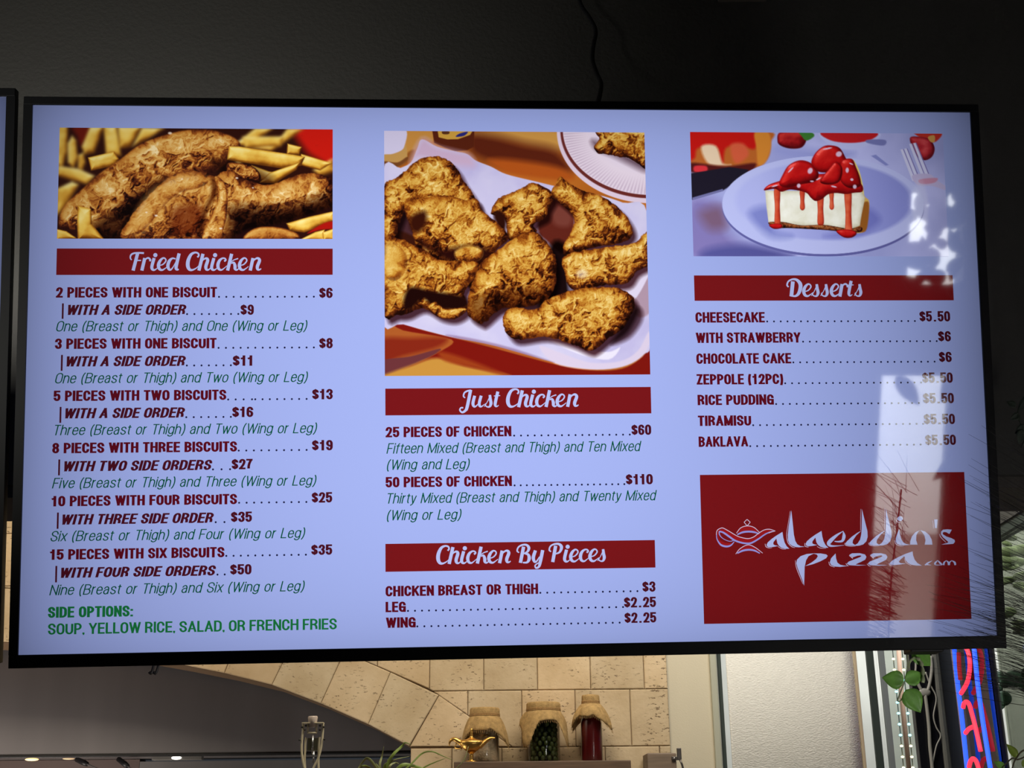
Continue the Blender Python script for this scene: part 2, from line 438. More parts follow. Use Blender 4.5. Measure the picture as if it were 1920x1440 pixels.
MB().box2((.3, 7.0, 0), (4.6, 7.15, 4.0)).build('wall_yard', M_yard, kind='structure')
# ================================================================== MENU SCREEN
TVC = Vector((0.00663657, 1.79952954, 2.18805362))
TVX = Vector((0.99780526, 0.06373904, 0.01794408)); TVU = Vector((-0.00315808, -0.22487402, 0.97438273))
TVN = TVX.cross(TVU).normalized(); TVU = TVN.cross(TVX).normalized(); TVX.normalize()
PW, PH = 1.43, 0.804375                       # lit panel
TVM = Matrix((TVX, TVU, TVN)).transposed()

def P(px, py):
    """panel coordinates (metres right / up of the panel centre) of a spot read off the photograph"""
    d = cam_rows @ Vector((px - 960, 720 - py, -FPX))
    h = EYE + d * ((TVC - EYE).dot(TVN) / d.dot(TVN)) - TVC
    return Vector((h.dot(TVX), h.dot(TVU)))

tv = thing('menu_screen', 'large wall menu screen with black bezel showing chicken and dessert prices', 'screen', (0, 0, 0))
tv.matrix_world = Matrix.Translation(TVC) @ TVM.to_4x4()

M_bezel = mat('black_bezel', lin(5, 5, 8), .45, spec=.12)
M_shell = mat('black_shell', lin(14, 14, 15), .6)
WHITE = (0.402, 0.485, 0.94, 1)
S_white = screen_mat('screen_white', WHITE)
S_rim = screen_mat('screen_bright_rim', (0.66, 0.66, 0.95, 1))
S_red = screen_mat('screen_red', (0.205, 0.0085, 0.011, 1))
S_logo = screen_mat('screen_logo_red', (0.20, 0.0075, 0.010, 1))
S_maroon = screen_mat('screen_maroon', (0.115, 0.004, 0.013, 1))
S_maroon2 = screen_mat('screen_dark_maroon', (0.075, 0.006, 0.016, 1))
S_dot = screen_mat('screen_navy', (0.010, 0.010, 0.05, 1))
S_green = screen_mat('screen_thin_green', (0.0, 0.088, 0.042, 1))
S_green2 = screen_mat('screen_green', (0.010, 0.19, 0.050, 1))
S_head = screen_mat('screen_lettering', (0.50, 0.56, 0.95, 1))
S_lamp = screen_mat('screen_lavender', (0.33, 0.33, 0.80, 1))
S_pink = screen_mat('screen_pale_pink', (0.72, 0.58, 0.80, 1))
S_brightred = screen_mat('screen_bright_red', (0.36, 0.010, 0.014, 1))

BL_, BR_, BT_, BB_ = .0128, .0128, .0122, .0185   # bezel widths
def screen_body(root):
    x0, x1, y0, y1 = -PW/2, PW/2, -PH/2, PH/2
    m = MB()
    z0, z1 = -.012, .004
    m.box2((x0-BL_, y1, z0), (x1+BR_, y1+BT_, z1), .0008)
    m.box2((x0-BL_, y0-BB_, z0), (x1+BR_, y0, z1), .0008)
    m.box2((x0-BL_, y0, z0), (x0, y1, z1)); m.box2((x1, y0, z0), (x1+BR_, y1, z1))
    m.build('bezel', M_bezel, root, local=True)
    m = MB()
    m.box2((x0+.05, y0-BB_+.004, -.045), (x1-.05, y1+BT_-.004, z0), .004)
    m.box2((-.45, -.25, -.075), (.45, .25, -.045), .004)
    m.build('back_shell', M_shell, root, local=True)
    m = MB(); m.add([(x0, y0, 0), (x1, y0, 0), (x1, y1, 0), (x0, y1, 0)], [[0, 1, 2, 3]])
    return m.build('display_panel', S_white, root, local=True)
screen_body(tv)

def flat(name, polys, w_, material, parent, label=None):
    """flat shapes on the panel; polys = list of outlines in panel metres"""
    m = MB()
    for pl in polys:
        pl = [Vector((p[0], p[1], 0)) for p in pl]
        if len(pl) == 4:
            a = sum(pl[i].x*pl[(i+1) % 4].y - pl[(i+1) % 4].x*pl[i].y for i in range(4))
            m.add([(p.x, p.y, w_) for p in (pl if a > 0 else pl[::-1])], [[0, 1, 2, 3]])
        else:
            tr = tessellate_polygon([pl])
            fs = []
            for t in tr:
                a, b, c = (pl[i] for i in t)
                cr = (b-a).cross(c-a).z
                if abs(cr) < 1e-14: continue
                fs.append(list(t) if cr > 0 else list(t)[::-1])
            m.add([(p.x, p.y, w_) for p in pl], fs)
    o = m.build(name, material, parent, local=True)
    if label: o['label'] = label
    return o

def ribbon(pts, ws, ax=1, ay=1, cap=0.0, closed=False):
    """quads of a stroke with widths ws along pts; ax, ay squeeze the pen; cap = square end extension"""
    p = [np.array((q[0]/ax, q[1]/ay)) for q in pts]
    h = [x/2 for x in ws]; n = len(p)
    if cap and not closed:
        d0 = p[0]-p[1]; d1 = p[-1]-p[-2]
        p[0] = p[0] + d0/np.linalg.norm(d0)*h[0]*cap; p[-1] = p[-1] + d1/np.linalg.norm(d1)*h[-1]*cap
    L = []; Rr = []
    for i in range(n):
        if closed: a, b = p[i]-p[i-1], p[(i+1) % n]-p[i]
        else: a, b = p[i]-p[max(i-1, 0)], p[min(i+1, n-1)]-p[i]
        if np.linalg.norm(a) < 1e-9: a = b
        if np.linalg.norm(b) < 1e-9: b = a
        a = a/np.linalg.norm(a); b = b/np.linalg.norm(b)
        na = np.array((-a[1], a[0])); nb = np.array((-b[1], b[0])); nn = na+nb
        ln = np.linalg.norm(nn)
        nn = na if ln < .2 else nn/ln
        k = 1/max(.38, nn @ na)
        L.append(p[i]+nn*h[i]*k); Rr.append(p[i]-nn*h[i]*k)
    s = np.array((ax, ay)); out = []
    for i in range(n if closed else n-1):
        j = (i+1) % n
        out.append([L[i]*s, Rr[i]*s, Rr[j]*s, L[j]*s])
    return out

# ------------------------------------------------------------------ condensed sans lettering
# glyph = (width, strokes); p = straight, r = rounded corners, z = closed, t = thin, d = dot; box 0..1 between pen centres
GL = {
 'A': (.60, ['p 0,0 .5,1', 'p .5,1 1,0', 'h .2,.27 .8,.27']), 'B': (.53, ['p 0,0 0,1', 'r 0,1 .96,1 .96,.53 0,.53', 'r 0,.53 1,.53 1,0 0,0']),
 'C': (.53, ['r 1,.66 1,1 0,1 0,0 1,0 1,.34']), 'D': (.54, ['p 0,0 0,1', 'r 0,1 1,1 1,0 0,0']),
 'E': (.46, ['p 1,1 0,1 0,0 1,0', 'p 0,.52 .9,.52']), 'F': (.44, ['p 1,1 0,1 0,0', 'p 0,.5 .85,.5']),
 'G': (.54, ['r 1,.68 1,1 0,1 0,0 1,0 1,.3', 'p 1,0 1,.47 .6,.47']), 'H': (.56, ['p 0,0 0,1', 'p 1,0 1,1', 'p 0,.53 1,.53']),
 'I': (.0, ['p .5,0 .5,1']), 'K': (.57, ['p 0,0 0,1', 'p 1,1 .02,.36', 'p .38,.62 1,0']), 'L': (.43, ['p 0,1 0,0 1,0']),
 'M': (.72, ['p 0,0 0,1', 'p 0,1 .5,.05', 'p .5,.05 1,1', 'p 1,1 1,0']), 'N': (.56, ['p 0,0 0,1', 'p 0,1 1,0', 'p 1,0 1,1']),
 'O': (.54, ['rz 0,0 1,0 1,1 0,1']), 'P': (.51, ['p 0,0 0,1', 'r 0,1 1,1 1,.44 0,.44']),
 'R': (.54, ['p 0,0 0,1', 'r 0,1 .96,1 .96,.48 0,.48', 'r .4,.48 .92,.48 .95,0']),
 'S': (.52, ['r 1,.68 1,1 0,1 0,.56 1,.46 1,0 0,0 0,.32']), 'T': (.48, ['p 0,1 1,1', 'p .5,1 .5,0']), 'U': (.54, ['r 0,1 0,0 1,0 1,1']),
 'V': (.58, ['p 0,1 .5,0', 'p .5,0 1,1']), 'W': (.84, ['p 0,1 .25,0', 'p .25,0 .5,.96', 'p .5,.96 .75,0', 'p .75,0 1,1']), 'X': (.56, ['p 0,0 1,1', 'p 0,1 1,0']),
 'Y': (.56, ['p 0,1 .5,.42', 'p 1,1 .5,.42', 'p .5,.46 .5,0']), 'Z': (.47, ['p 0,1 1,1', 'p .95,1 .05,0', 'p 0,0 1,0']),
 '0': (.50, ['rz 0,0 1,0 1,1 0,1']), '1': (.50, ['p .62,0 .62,1', 'p .12,.76 .5,.80']), '2': (.50, ['r 0,.66 0,1 1,1 1,.56 .04,.0', 'p 0,0 1,0']),
 '3': (.50, ['r 0,.70 0,1 1,1 1,.53 .42,.53', 'r .42,.53 1,.53 1,0 0,0 0,.3']), '5': (.50, ['p .95,1 .06,1 .02,.5', 'r .02,.5 .2,.63 1,.66 1,0 0,0 0,.28']),
 '6': (.50, ['r 1,.72 1,1 0,1 0,0 1,0 1,.58 0,.58']), '7': (.48, ['p 0,1 1,1', 'r .96,1 .3,.45 .3,0']), '8': (.50, ['rz .04,.53 .96,.53 .96,1 .04,1', 'rz 0,0 1,0 1,.53 0,.53']),
 '9': (.50, ['r 0,.28 0,0 1,0 1,1 0,1 0,.42 1,.42']), '$': (.50, ['r 1,.70 1,.96 0,.96 0,.56 1,.45 1,.04 0,.04 0,.3', 't .5,1.1 .5,-.1']),
 '(': (.20, ['c 1,1.06 .35,.84 0,.43 .35,.02 1,-.2']), ')': (.20, ['c 0,1.06 .65,.84 1,.43 .65,.02 0,-.2']),
 '.': (.0, ['d .5,0']), ',': (.06, ['d .5,0', 't .62,.05 .0,-.17']), ':': (.0, ['d .5,0', 'd .5,.62']), '|': (.0, ['p .5,-.25 .5,1.1']),
 'a': (.44, ['r .03,.54 .03,.75 .9,.75 .9,0', 'r .9,.46 0,.44 0,0 .9,0 .9,.3']), 'b': (.45, ['p 0,0 0,1', 'rz 0,.75 1,.75 1,0 0,0']), 'd': (.45, ['p 1,0 1,1', 'rz 1,.75 0,.75 0,0 1,0']),
 'e': (.44, ['r 1,.2 1,0 0,0 0,.75 1,.75 1,.4', 'p 0,.40 1,.40']), 'f': (.26, ['r 1,1 .42,1 .42,.7', 'p .42,.75 .42,0', 'p 0,.75 .95,.75']),
 'g': (.45, ['r 1,.75 1,-.24 0,-.24 0,-.08', 'rz 1,.75 0,.75 0,.03 1,.03']), 'h': (.44, ['p 0,0 0,1', 'r 0,.5 0,.75 1,.75 1,0']), 'i': (.0, ['p .5,0 .5,.75', 'p .5,.94 .5,1']),
 'n': (.44, ['p 0,0 0,.75', 'r 0,.5 0,.75 1,.75 1,0']), 'o': (.45, ['rz 0,0 1,0 1,.75 0,.75']), 'r': (.25, ['p 0,0 0,.75', 'r 0,.4 .05,.75 1,.75']),
 's': (.42, ['r .95,.56 .95,.75 0,.75 0,.43 1,.34 1,0 0,0 0,.2']), 't': (.24, ['r .42,.95 .42,0 1,0', 'p 0,.75 .95,.75']), 'u': (.44, ['r 0,.75 0,0 1,0 1,.3', 'p 1,.75 1,0']),
 'v': (.42, ['p 0,.75 .5,0', 'p .5,0 1,.75']), 'w': (.66, ['p 0,.75 .25,0', 'p .25,0 .5,.74', 'p .5,.74 .75,0', 'p .75,0 1,.75']), 'x': (.42, ['p 0,0 1,.75', 'p 0,.75 1,0']),
 'y': (.42, ['p 0,.75 .5,0', 'r 1,.75 .45,-.24 0,-.24']),
}
def rounded(pts, rx, ry, closed):
    n = len(pts); out = []
    for i in range(n):
        p = np.array(pts[i])
        if not closed and i in (0, n-1): out.append(p); continue
        a = np.array(pts[i-1]); b = np.array(pts[(i+1) % n]); res = []
        ends = []
        for q, last in ((a, (not closed) and i == 1), (b, (not closed) and i == n-2)):
            d = q-p; L = math.hypot(d[0], d[1]); u = d/L
            r = 1/math.sqrt((u[0]/rx)**2+(u[1]/ry)**2)
            ends.append(p+u*min(r, L*(.999 if last else .5)))
        for k in range(6):
            t = k/5; c = .12
            q = (1-t)**3*ends[0] + 3*(1-t)**2*t*(ends[0]*.45+p*.55) + 3*(1-t)*t*t*(ends[1]*.45+p*.55) + t**3*ends[1]
            out.append(q)
    res = [out[0]]
    for q in out[1:]:
        if np.hypot(*(q-res[-1])) > 1e-5: res.append(q)
    return res

def set_text(s, sx, sy, gap, word, shear=0):
    """outline quads of a line of text of cap height 1; returns quads and ink width"""
    x = 0; out = []; first = True
    for ch in s:
        if ch == ' ': x += word; continue
        gw, st = GL[ch]
        if sx > .1: gw *= .88
        narrow = ch in 'I.:|i'
        W_ = 2*sx if narrow else gw + 2*sx*.55
        if ch == '1': W_ *= .92
        pad = .10 if ch == '.' and len(s) < 8 else 0
        x += pad
        ix0, iw = (sx, 1e-9) if narrow else (sx, W_-2*sx)
        def mp(p): return (x+ix0+(p[0] if not narrow else .5)*iw, sy+p[1]*(1-2*sy))
        for q in st:
            kind, rest = q.split(' ', 1)
            pts = [mp(tuple(float(c) for c in t.split(','))) for t in rest.split()]
            if kind == 'd':
                cx, cy = pts[0]; r = sx*.95; ry = max(sy, .05)
                out.append([(cx-r, cy-sy), (cx+r, cy-sy), (cx+r, cy-sy+2*ry), (cx-r, cy-sy+2*ry)]); continue
            closed = kind.endswith('z')
            if kind[0] == 'r': pts = rounded(pts, .21+sx*.35, .26, closed)
            if kind == 'c': pts = crom(pts, 4)
            if kind == 't': k = .62 if ch == ',' else .42; qs = ribbon(pts, [2]*len(pts), sx*k, sx*k, 0)
            elif kind == 'h': qs = ribbon(pts, [2]*2, sx*.8, sy*.8, 0)
            else: qs = ribbon(pts, [2]*len(pts), sx, sy, 0 if closed else (1 if kind == 'p' else .2), closed)
            # clip the square ends of diagonals to the line
            lo = -sy*0 if all(0 <= p[1] <= 1.001 for p in pts) and ch not in 'gy(),|$' else None
            for qd in qs:
                if lo is not None: qd = [(a, min(max(b, 0), 1)) for a, b in qd]
                out.append([tuple(v) for v in qd])
        x += W_ + gap + pad
    if shear: out = [[(a+b*shear, b) for a, b in q] for q in out]
    xs = [a for q in out for a, b in q]; x0, x1 = min(xs), max(xs)
    return [[(a-x0, b) for a, b in q] for q in out], x1-x0

def line(name, s, x0, y0, x1, y1, cap, material, style, parent=None, label=None, extra=None, w_=.0008):
    """text from pixel (x0, y0) to (x1, y1) on the baseline, cap = cap height in pixels"""
    sx, sy, gap, word, sh = {'bold': (.112, .084, .052, .31, 0), 'boldi': (.106, .080, .055, .29, .20), 'light': (.051, .046, .09, .37, .21), 'semi': (.092, .072, .07, .28, 0)}[style]
    quads, wd = set_text(s, sx, sy, gap, word, sh)
    a = P(x0, y0); b = P(x1, y1); v = (a.y+b.y)/2
    h = (P((x0+x1)/2, (y0+y1)/2-cap) - P((x0+x1)/2, (y0+y1)/2)).y
    kx = (b.x-a.x)/wd
    qs = [[(a.x+p*kx, v+q*h) for p, q in qd] for qd in quads]
    if extra:
        for (ex, ey0, ey1, ew) in extra:
            e0 = P(ex, ey0); e1 = P(ex, ey1); hw = ew*.0008/2
            qs.append([(e0.x-hw, e1.y), (e0.x+hw, e1.y), (e0.x+hw, e0.y), (e0.x-hw, e0.y)])
    return flat(name, qs, w_, material, parent or tv, label)

def dots(x0, y0, x1, y1, n, xs=None):
    a = P(x0, y0); b = P(x1, y1); r = .0015; ps = []
    cs = [a.x+(b.x-a.x)*i/max(1, n-1) for i in range(n)] if xs is None else [P(x, y0).x for x in xs]
    v = (a.y+b.y)/2
    for cx in cs: ps.append([(cx+r*math.cos(k*math.pi/4), v+r*math.sin(k*math.pi/4)) for k in range(8)])
    flat('dot_leader', ps, .0008, S_dot, tv)

T = lambda s, a, b, c, d: line('menu_text', s, a, b, c, d, 19.5, S_maroon, 'bold')
PR = lambda s, a, c, y, mt=None: line('price', s, a, y, c, y, 19.5, mt or S_maroon2, 'bold')
TI = lambda s, a, b, c, d, bar: line('menu_text', s, a, b, c, d, 19.2, S_maroon2, 'boldi', extra=[bar])
TG = lambda s, a, b, c, d: line('description_text', s, a, b, c, d, 19.5, S_green, 'light')

# left column
T('2 PIECES WITH ONE BISCUIT', 105, 558, 407, 558); dots(410.8, 556.5, 588.6, 556.8, 14); PR('$6', 598.6, 623.8, 559)
TI('WITH A SIDE ORDER', 127, 590.5, 349.5, 590.5, (118.3, 569, 598, 3.2)); dots(351, 589, 447, 589, 8); PR('$9', 451, 476, 590.6)
TG('One (Breast or Thigh) and One (Wing or Leg)', 105.5, 621, 576.5, 620.8)
T('3 PIECES WITH ONE BISCUIT', 103, 654.4, 406, 653.3); dots(410, 652, 588.6, 652, 14); PR('$8', 598.6, 624, 653.3)
TI('WITH A SIDE ORDER', 124.5, 687, 348.5, 686.6, (116.5, 665.5, 695.5, 3.2)); dots(350.5, 685.5, 433, 685, 7); PR('$11', 436.5, 473, 686)
TG('One (Breast or Thigh) and Two (Wing or Leg)', 103.5, 718.6, 577.5, 716.8)
T('5 PIECES WITH TWO BISCUITS', 100.5, 752, 424.4, 750.2); dots(428, 748.6, 575, 748.6, 12, [428, 442, 457, 472.7, 478.8, 492.4, 506, 519.8, 533.5, 547.3, 561, 575]); PR('$13', 585.4, 624, 748.9)
TI('WITH A SIDE ORDER', 122, 784.3, 347, 783.4, (114, 763, 793, 3.2)); dots(349.5, 782.3, 433, 781.8, 7); PR('$16', 435.5, 475, 782.2)
TG('Three (Breast or Thigh) and Two (Wing or Leg)', 103, 816, 594.7, 812.4)
T('8 PIECES WITH THREE BISCUITS', 98, 850, 444.5, 847); dots(447.8, 845, 575, 843.6, 10); PR('$19', 585, 624, 844.6)
TI('WITH TWO SIDE ORDERS', 120, 883.5, 398, 881.6, (111.5, 861.5, 891.5, 3.2)); dots(399.5, 880, 431.5, 880, 3); PR('$27', 434.4, 473.7, 880)
TG('Five (Breast or Thigh) and Three (Wing or Leg)', 97.5, 915.8, 593.5, 910.3)
T('10 PIECES WITH FOUR BISCUITS', 96, 949.6, 444.5, 945.4); dots(448.5, 943, 574.5, 941, 10); PR('$25', 584.5, 623, 942.4)
TI('WITH THREE SIDE ORDER', 116.5, 983.9, 401, 980, (109, 961, 991.5, 3.2)); dots(404.6, 979, 421, 979, 2); PR('$35', 433, 472.5, 978.8)
TG('Six (Breast or Thigh) and Four (Wing or Leg)', 95, 1015.6, 572.5, 1008.3)
T('15 PIECES WITH SIX BISCUITS', 93, 1049.7, 421, 1044.9); dots(424.5, 1042.5, 573.6, 1039.8, 12); PR('$35', 583.6, 623, 1040.4)
TI('WITH FOUR SIDE ORDERS', 114, 1083.9, 405, 1078.7, (106, 1061, 1092, 3.2)); dots(408, 1077.4, 421.5, 1077, 2); PR('$50', 431.6, 471.6, 1077.3)
TG('Nine (Breast or Thigh) and Six (Wing or Leg)', 92.5, 1116.2, 571.5, 1108.2)
line('menu_text', 'SIDE OPTIONS:', 90, 1158.4, 249.5, 1155.8, 20.5, S_green2, 'bold', label='bold green side options line')
line('menu_text', 'SOUP, YELLOW RICE, SALAD, OR FRENCH FRIES', 90, 1191, 631.6, 1179, 20.8, S_green2, 'semi', label='green line listing the side orders')
# middle column
T('25 PIECES OF CHICKEN', 723, 820, 959.5, 818.2); dots(964, 816.8, 1180.7, 815, 18); PR('$60', 1184, 1221, 815.6)
TG('Fifteen Mixed (Breast and Thigh) and Ten Mixed', 724.5, 850.3, 1203, 846.5)
TG('(Wing and Leg)', 725.5, 881, 881, 879.8)
T('50 PIECES OF CHICKEN', 723, 913.9, 960.5, 911.5); dots(964.8, 910, 1170.5, 908, 19); PR('$110', 1173.5, 1224, 908.4)
TG('Thirty Mixed (Breast and Thigh) and Twenty Mixed', 727, 944.4, 1232, 938.2)
TG('(Wing or Leg)', 725.5, 975.6, 865.5, 974.3)
T('CHICKEN BREAST OR THIGH', 723, 1118.3, 1009, 1113.6); dots(1013, 1111.5, 1195, 1108.3, 15); PR('$3', 1204.5, 1229, 1109.6)
T('LEG', 723, 1148, 761, 1147.2); dots(765, 1145.5, 1168, 1138, 32); PR('$2.25', 1170, 1230, 1138.7)
T('WING', 723.5, 1177.3, 779.5, 1176.3); dots(782.5, 1174.8, 1161.7, 1167, 30); PR('$2.25', 1171, 1230.5, 1167.6)
# right column
T('CHEESECAKE', 1304, 605, 1434, 604.8); dots(1438.3, 603.2, 1715, 601.8, 23); PR('$5.50', 1724, 1781.5, 603)
T('WITH STRAWBERRY', 1304.5, 643.5, 1501.5, 642.3); dots(1505.5, 641, 1756, 639.5, 21); PR('$6', 1759, 1783, 640.4)
T('CHOCOLATE CAKE', 1305.7, 682.5, 1483.5, 681.4); dots(1487.3, 679.8, 1752, 678, 22); PR('$6', 1760.5, 1784.5, 679.1)
T('ZEPPOLE (12PC)', 1306, 721.3, 1468.5, 720.2); dots(1472, 719, 1727, 717, 21); PR('$5.50', 1729.5, 1786.3, 718)
T('RICE PUDDING', 1308, 759.8, 1451, 758.9); dots(1455, 757.4, 1722.5, 756, 22); PR('$5.50', 1731, 1788.5, 756.4)
T('TIRAMISU', 1308.7, 799, 1408.5, 798); dots(1412, 797, 1731, 795, 26); PR('$5.50', 1732.5, 1790.5, 795.5)
T('BAKLAVA', 1310, 838, 1403, 837.3); dots(1406.5, 836.2, 1726, 834, 26); PR('$5.50', 1735, 1792.3, 834.6)

# ------------------------------------------------------------------ red bands and script headings
def rect(c):
    """upright panel rectangle that best fits four photographed corners (tl, tr, br, bl)"""
    q = [P(*p) for p in c]
    return ((q[0].x+q[3].x)/2, (q[1].x+q[2].x)/2, (q[2].y+q[3].y)/2, (q[0].y+q[1].y)/2)
def band(name, c, material, rim=.0011, w_=.0005):
    x0, x1, y0, y1 = rect(c)
    o = flat(name, [[(x0, y0), (x1, y0), (x1, y1), (x0, y1)]], w_, material, tv)
    e = rim
    return o, (x0, x1, y0, y1)

STK = {  # centre lines with widths, read in a 6.857 times enlargement unless noted; baseline 325
 'F': ['118,190,14 102,165,18 108,128,22 140,105,22 200,98,22 275,101,24', '195,100,42 140,325,42', '170,195,16 240,195,14'],
 'r': ['280,165,42 245,325,42', '262,225,10 290,180,20 325,163,22 350,185,24 347,206,24'],
 'i': ['405,165,40 378,270,40 385,308,34 410,318,22 440,300,12 470,272,8', 'o 420,127,27'],
 'e': ['470,262,12 520,245,16 555,205,18 550,175,18 520,165,22 482,200,36 462,255,42 475,303,36 510,318,24 545,300,14 580,272,8'],
 'd': ['680,175,16 640,168,22 602,200,38 583,260,42 595,305,34 620,314,22 650,280,14 682,220,10', '725,105,42 690,270,42 697,308,34 724,312,16'],
 'C': ['955,155,22 972,130,22 960,102,22 920,94,24 872,120,36 838,190,46 832,260,48 852,308,38 890,318,24 940,295,14 975,262,8'],
 'h': ['1035,110,42 985,325,42', '1000,240,10 1040,185,18 1080,168,28 1097,195,40 1075,270,42 1081,308,34 1106,316,20 1138,290,10'],
 'c': ['1310,206,24 1330,190,20 1318,170,20 1285,168,22 1247,200,36 1229,255,42 1241,303,34 1275,317,22 1310,295,12 1348,262,8'],
 'k': ['1405,110,42 1355,325,42', '1375,238,10 1430,192,12 1490,170,16', '1400,232,14 1434,225,28 1450,265,40 1452,303,36 1476,317,20 1512,288,10'],
 'n': ['1680,165,42 1645,325,42', '1660,240,10 1700,185,18 1740,166,28 1765,195,40 1738,270,42 1742,308,34 1766,314,20 1787,300,12'],
}
STJ = {  # 7.385 times, baseline 322
 'J': ['172,188,16 150,165,20 162,120,22 200,95,24 255,84,22', '250,78,44 200,310,44 172,365,34 130,388,26 98,358,22 112,326,20 145,325,22'],
 'u': ['295,160,40 270,260,42 281,303,34 306,308,20 350,265,10', '385,160,40 358,260,40 366,303,34 392,308,18 428,278,8'],
 's': ['425,312,8 470,245,10 515,152,16', '506,150,34 512,210,40 520,268,42 502,310,28 467,314,18 440,290,18 452,268,18'],
 't': ['620,105,42 585,250,42 584,298,34 605,310,18 630,292,8', '565,165,12 652,160,12'],
}
STB = {  # 5.486 times, baseline 245
 'B': ['1000,80,34 965,245,34', '953,140,12 934,122,16 946,85,16 985,62,18 1030,62,22 1054,92,30 1040,130,22 1000,152,12', '1010,150,12 1046,162,26 1056,203,34 1035,240,22 990,243,14'],
 'y': ['1110,120,32 1088,190,34 1098,233,26 1120,232,16 1152,185,10', '1185,118,34 1160,230,34 1145,285,24 1115,300,18 1104,276,14 1130,254,12 1168,238,8'],
 'P': ['1330,75,34 1297,242,34', '1282,135,12 1264,118,16 1276,80,16 1315,58,18 1365,58,24 1390,90,32 1370,140,22 1325,160,12'],
}
STD = {'D': ['375,180,70 335,465,70', '290,285,28 262,250,30 290,180,30 370,140,34 450,152,50 510,220,70 515,300,72 480,400,60 420,455,40 330,452,28']}
LIB = {}
for src, k, base in ((STK, 6.857, 325), (STJ, 7.385, 322), (STB, 5.486, 245), (STD, 10.1, 468)):
    for ch, st in src.items():
        ps = []
        for s in st:
            o = s.startswith('o ')
            v = [tuple(float(x) for x in t.split(',')) for t in s.replace('o ', '').split()]
            ps.append((o, [(x/k, (base-y)/k, w_/k) for x, y, w_ in v]))
        x0 = min(p[0]-p[2]*(.5 if not o else 1) for o, v in ps for p in v)
        x1 = max(p[0]+p[2]*(.5 if not o else 1) for o, v in ps for p in v)
        LIB[ch] = ([(o, [(x-x0, y, w_) for x, y, w_ in v]) for o, v in ps], x1-x0)
def script(letters, parent, bx, by, ex, ey):
    """letters = [(char, left px offset within the word line)]; spread from (bx, by) to (ex, ey) on the baseline"""
    a = P(bx, by); b = P(ex, ey); v = (a.y+b.y)/2
    end = max(x+LIB[c][1] for c, x in letters); st = min(x for c, x in letters)
    k = (b.x-a.x)/(end-st); kv = (P((bx+ex)/2, (by+ey)/2-10)-P((bx+ex)/2, (by+ey)/2)).y/10
    qs = []
    for ch, x in letters:
        for o, pts in LIB[ch][0]:
            if o:
                cx, cy, r = pts[0]
                qs.append([(a.x+(x-st+cx+r*math.cos(t*math.pi/8))*k, v+(cy+r*math.sin(t*math.pi/8))*kv) for t in range(16)]); continue
            p = crom(pts, 6)
            for q in ribbon([(t[0], t[1]) for t in p], [t[2] for t in p]):
                qs.append([(a.x+(x-st+u)*k, v+y*kv) for u, y in q])
    return flat('heading_lettering', qs, .0010, S_head, parent)
def word(chars, lefts, k): return [(c, l/k) for c, l in zip(chars, lefts)]
CHICKEN = [815, 962, 1128, 1207, 1333, 1485, 1626]

b1, _ = band('heading_band', [(106.6, 464.7), (623.8, 467.7), (623.8, 516), (105.7, 515)], S_red)
script(word('Fried' + 'Chicken', [90, 228, 357, 440, 562] + CHICKEN, 6.857), b1, 243, 507.4, 490.7, 507.6)
b2, _ = band('heading_band', [(722.5, 728.8), (1220.3, 725.5), (1220.8, 775.2), (722.5, 778.9)], S_red)
jl = [(c, l/7.385) for c, l in zip('Just', [78, 250, 422, 557])]
k2 = (1740-728)/7.385/((1795-812)/6.857)
jl += [(c, 728/7.385+(l-812)/6.857*k2) for c, l in zip('Chicken', CHICKEN)]
script(jl, b2, 860.7, 764, 1085.5, 763)
b3, _ = band('heading_band', [(722.7, 1019.8), (1228, 1012.5), (1228.5, 1063.8), (722.7, 1072.5)], S_red)
k3 = (862-100)/5.486/((1795-812)/6.857)
cl = [(c, 100/5.486+(l-812)/6.857*k3) for c, l in zip('Chicken', CHICKEN)]
cl += [(c, l/5.486) for c, l in zip('ByPieces', [922, 1078, 1252, 1400, 1462, 1563, 1660, 1752])]
script(cl, b3, 818, 1057.5, 1135.8, 1053)
b4, _ = band('heading_band', [(1301, 517.3), (1786, 515.5), (1787.8, 562.3), (1302.3, 565)], S_red)
script([(c, l/10.1) for c, l in zip('Desserts', [248, 545, 712, 888, 1070, 1230, 1405, 1530])], b4, 1474.7, 556.4, 1616.8, 556.2)

# ------------------------------------------------------------------ logo panel
lp, _ = band('logo_panel', [(1312, 889.7), (1807.6, 885.8), (1821.5, 1161.9), (1320, 1168.4)], S_logo)
def zl(x, y, six=False): return P((1570 if six else 1330)+x/7.68, 940+y/7.68)
def lpoly(s, six=False, dx=0, dy=0, smooth=True):
    v = [tuple(float(c) for c in t.split(',')) for t in s.split()]
    return [tuple(zl(x+dx, y+dy, six)) for x, y in v]
def lstroke(s, six=False, closed=False, dx=0, dy=0):
    v = [tuple(float(c) for c in t.split(',')) for t in s.split()]
    p = crom([(x+dx, y+dy, w_) for x, y, w_ in v], 6, closed)
    return [[tuple(zl(a[0], a[1], six)) for a in q] for q in ribbon([(t[0], t[1]) for t in p], [t[2] for t in p], closed=closed)]
A1 = '1050,440 1062,520 1080,590 1110,645 1150,682 1090,682 1035,668 1000,640 978,605 962,535'
A2 = '1050,440 960,495 890,545 840,590 822,625 830,650 855,662 920,656 990,642 940,632 918,618 920,590 962,535'
L1 = '1178,130 1160,230 1140,360 1127,480 1130,560 1150,610 1190,640 1240,658 1290,662 1375,652 1310,645 1265,620 1235,570 1215,480 1200,330'
D1 = '340,425 290,450 210,505 140,570 112,605 125,628 180,640 300,640 240,622 216,600 222,560 270,490 338,428'
D2 = '352,110 375,210 405,330 430,430 434,510 415,575 370,620 310,638 240,637 290,605 325,550 340,480 348,400 350,250'
I1 = '886,400 900,480 915,540 945,590 990,615 1048,626 960,634 900,630 858,612 838,580 838,530 860,465'
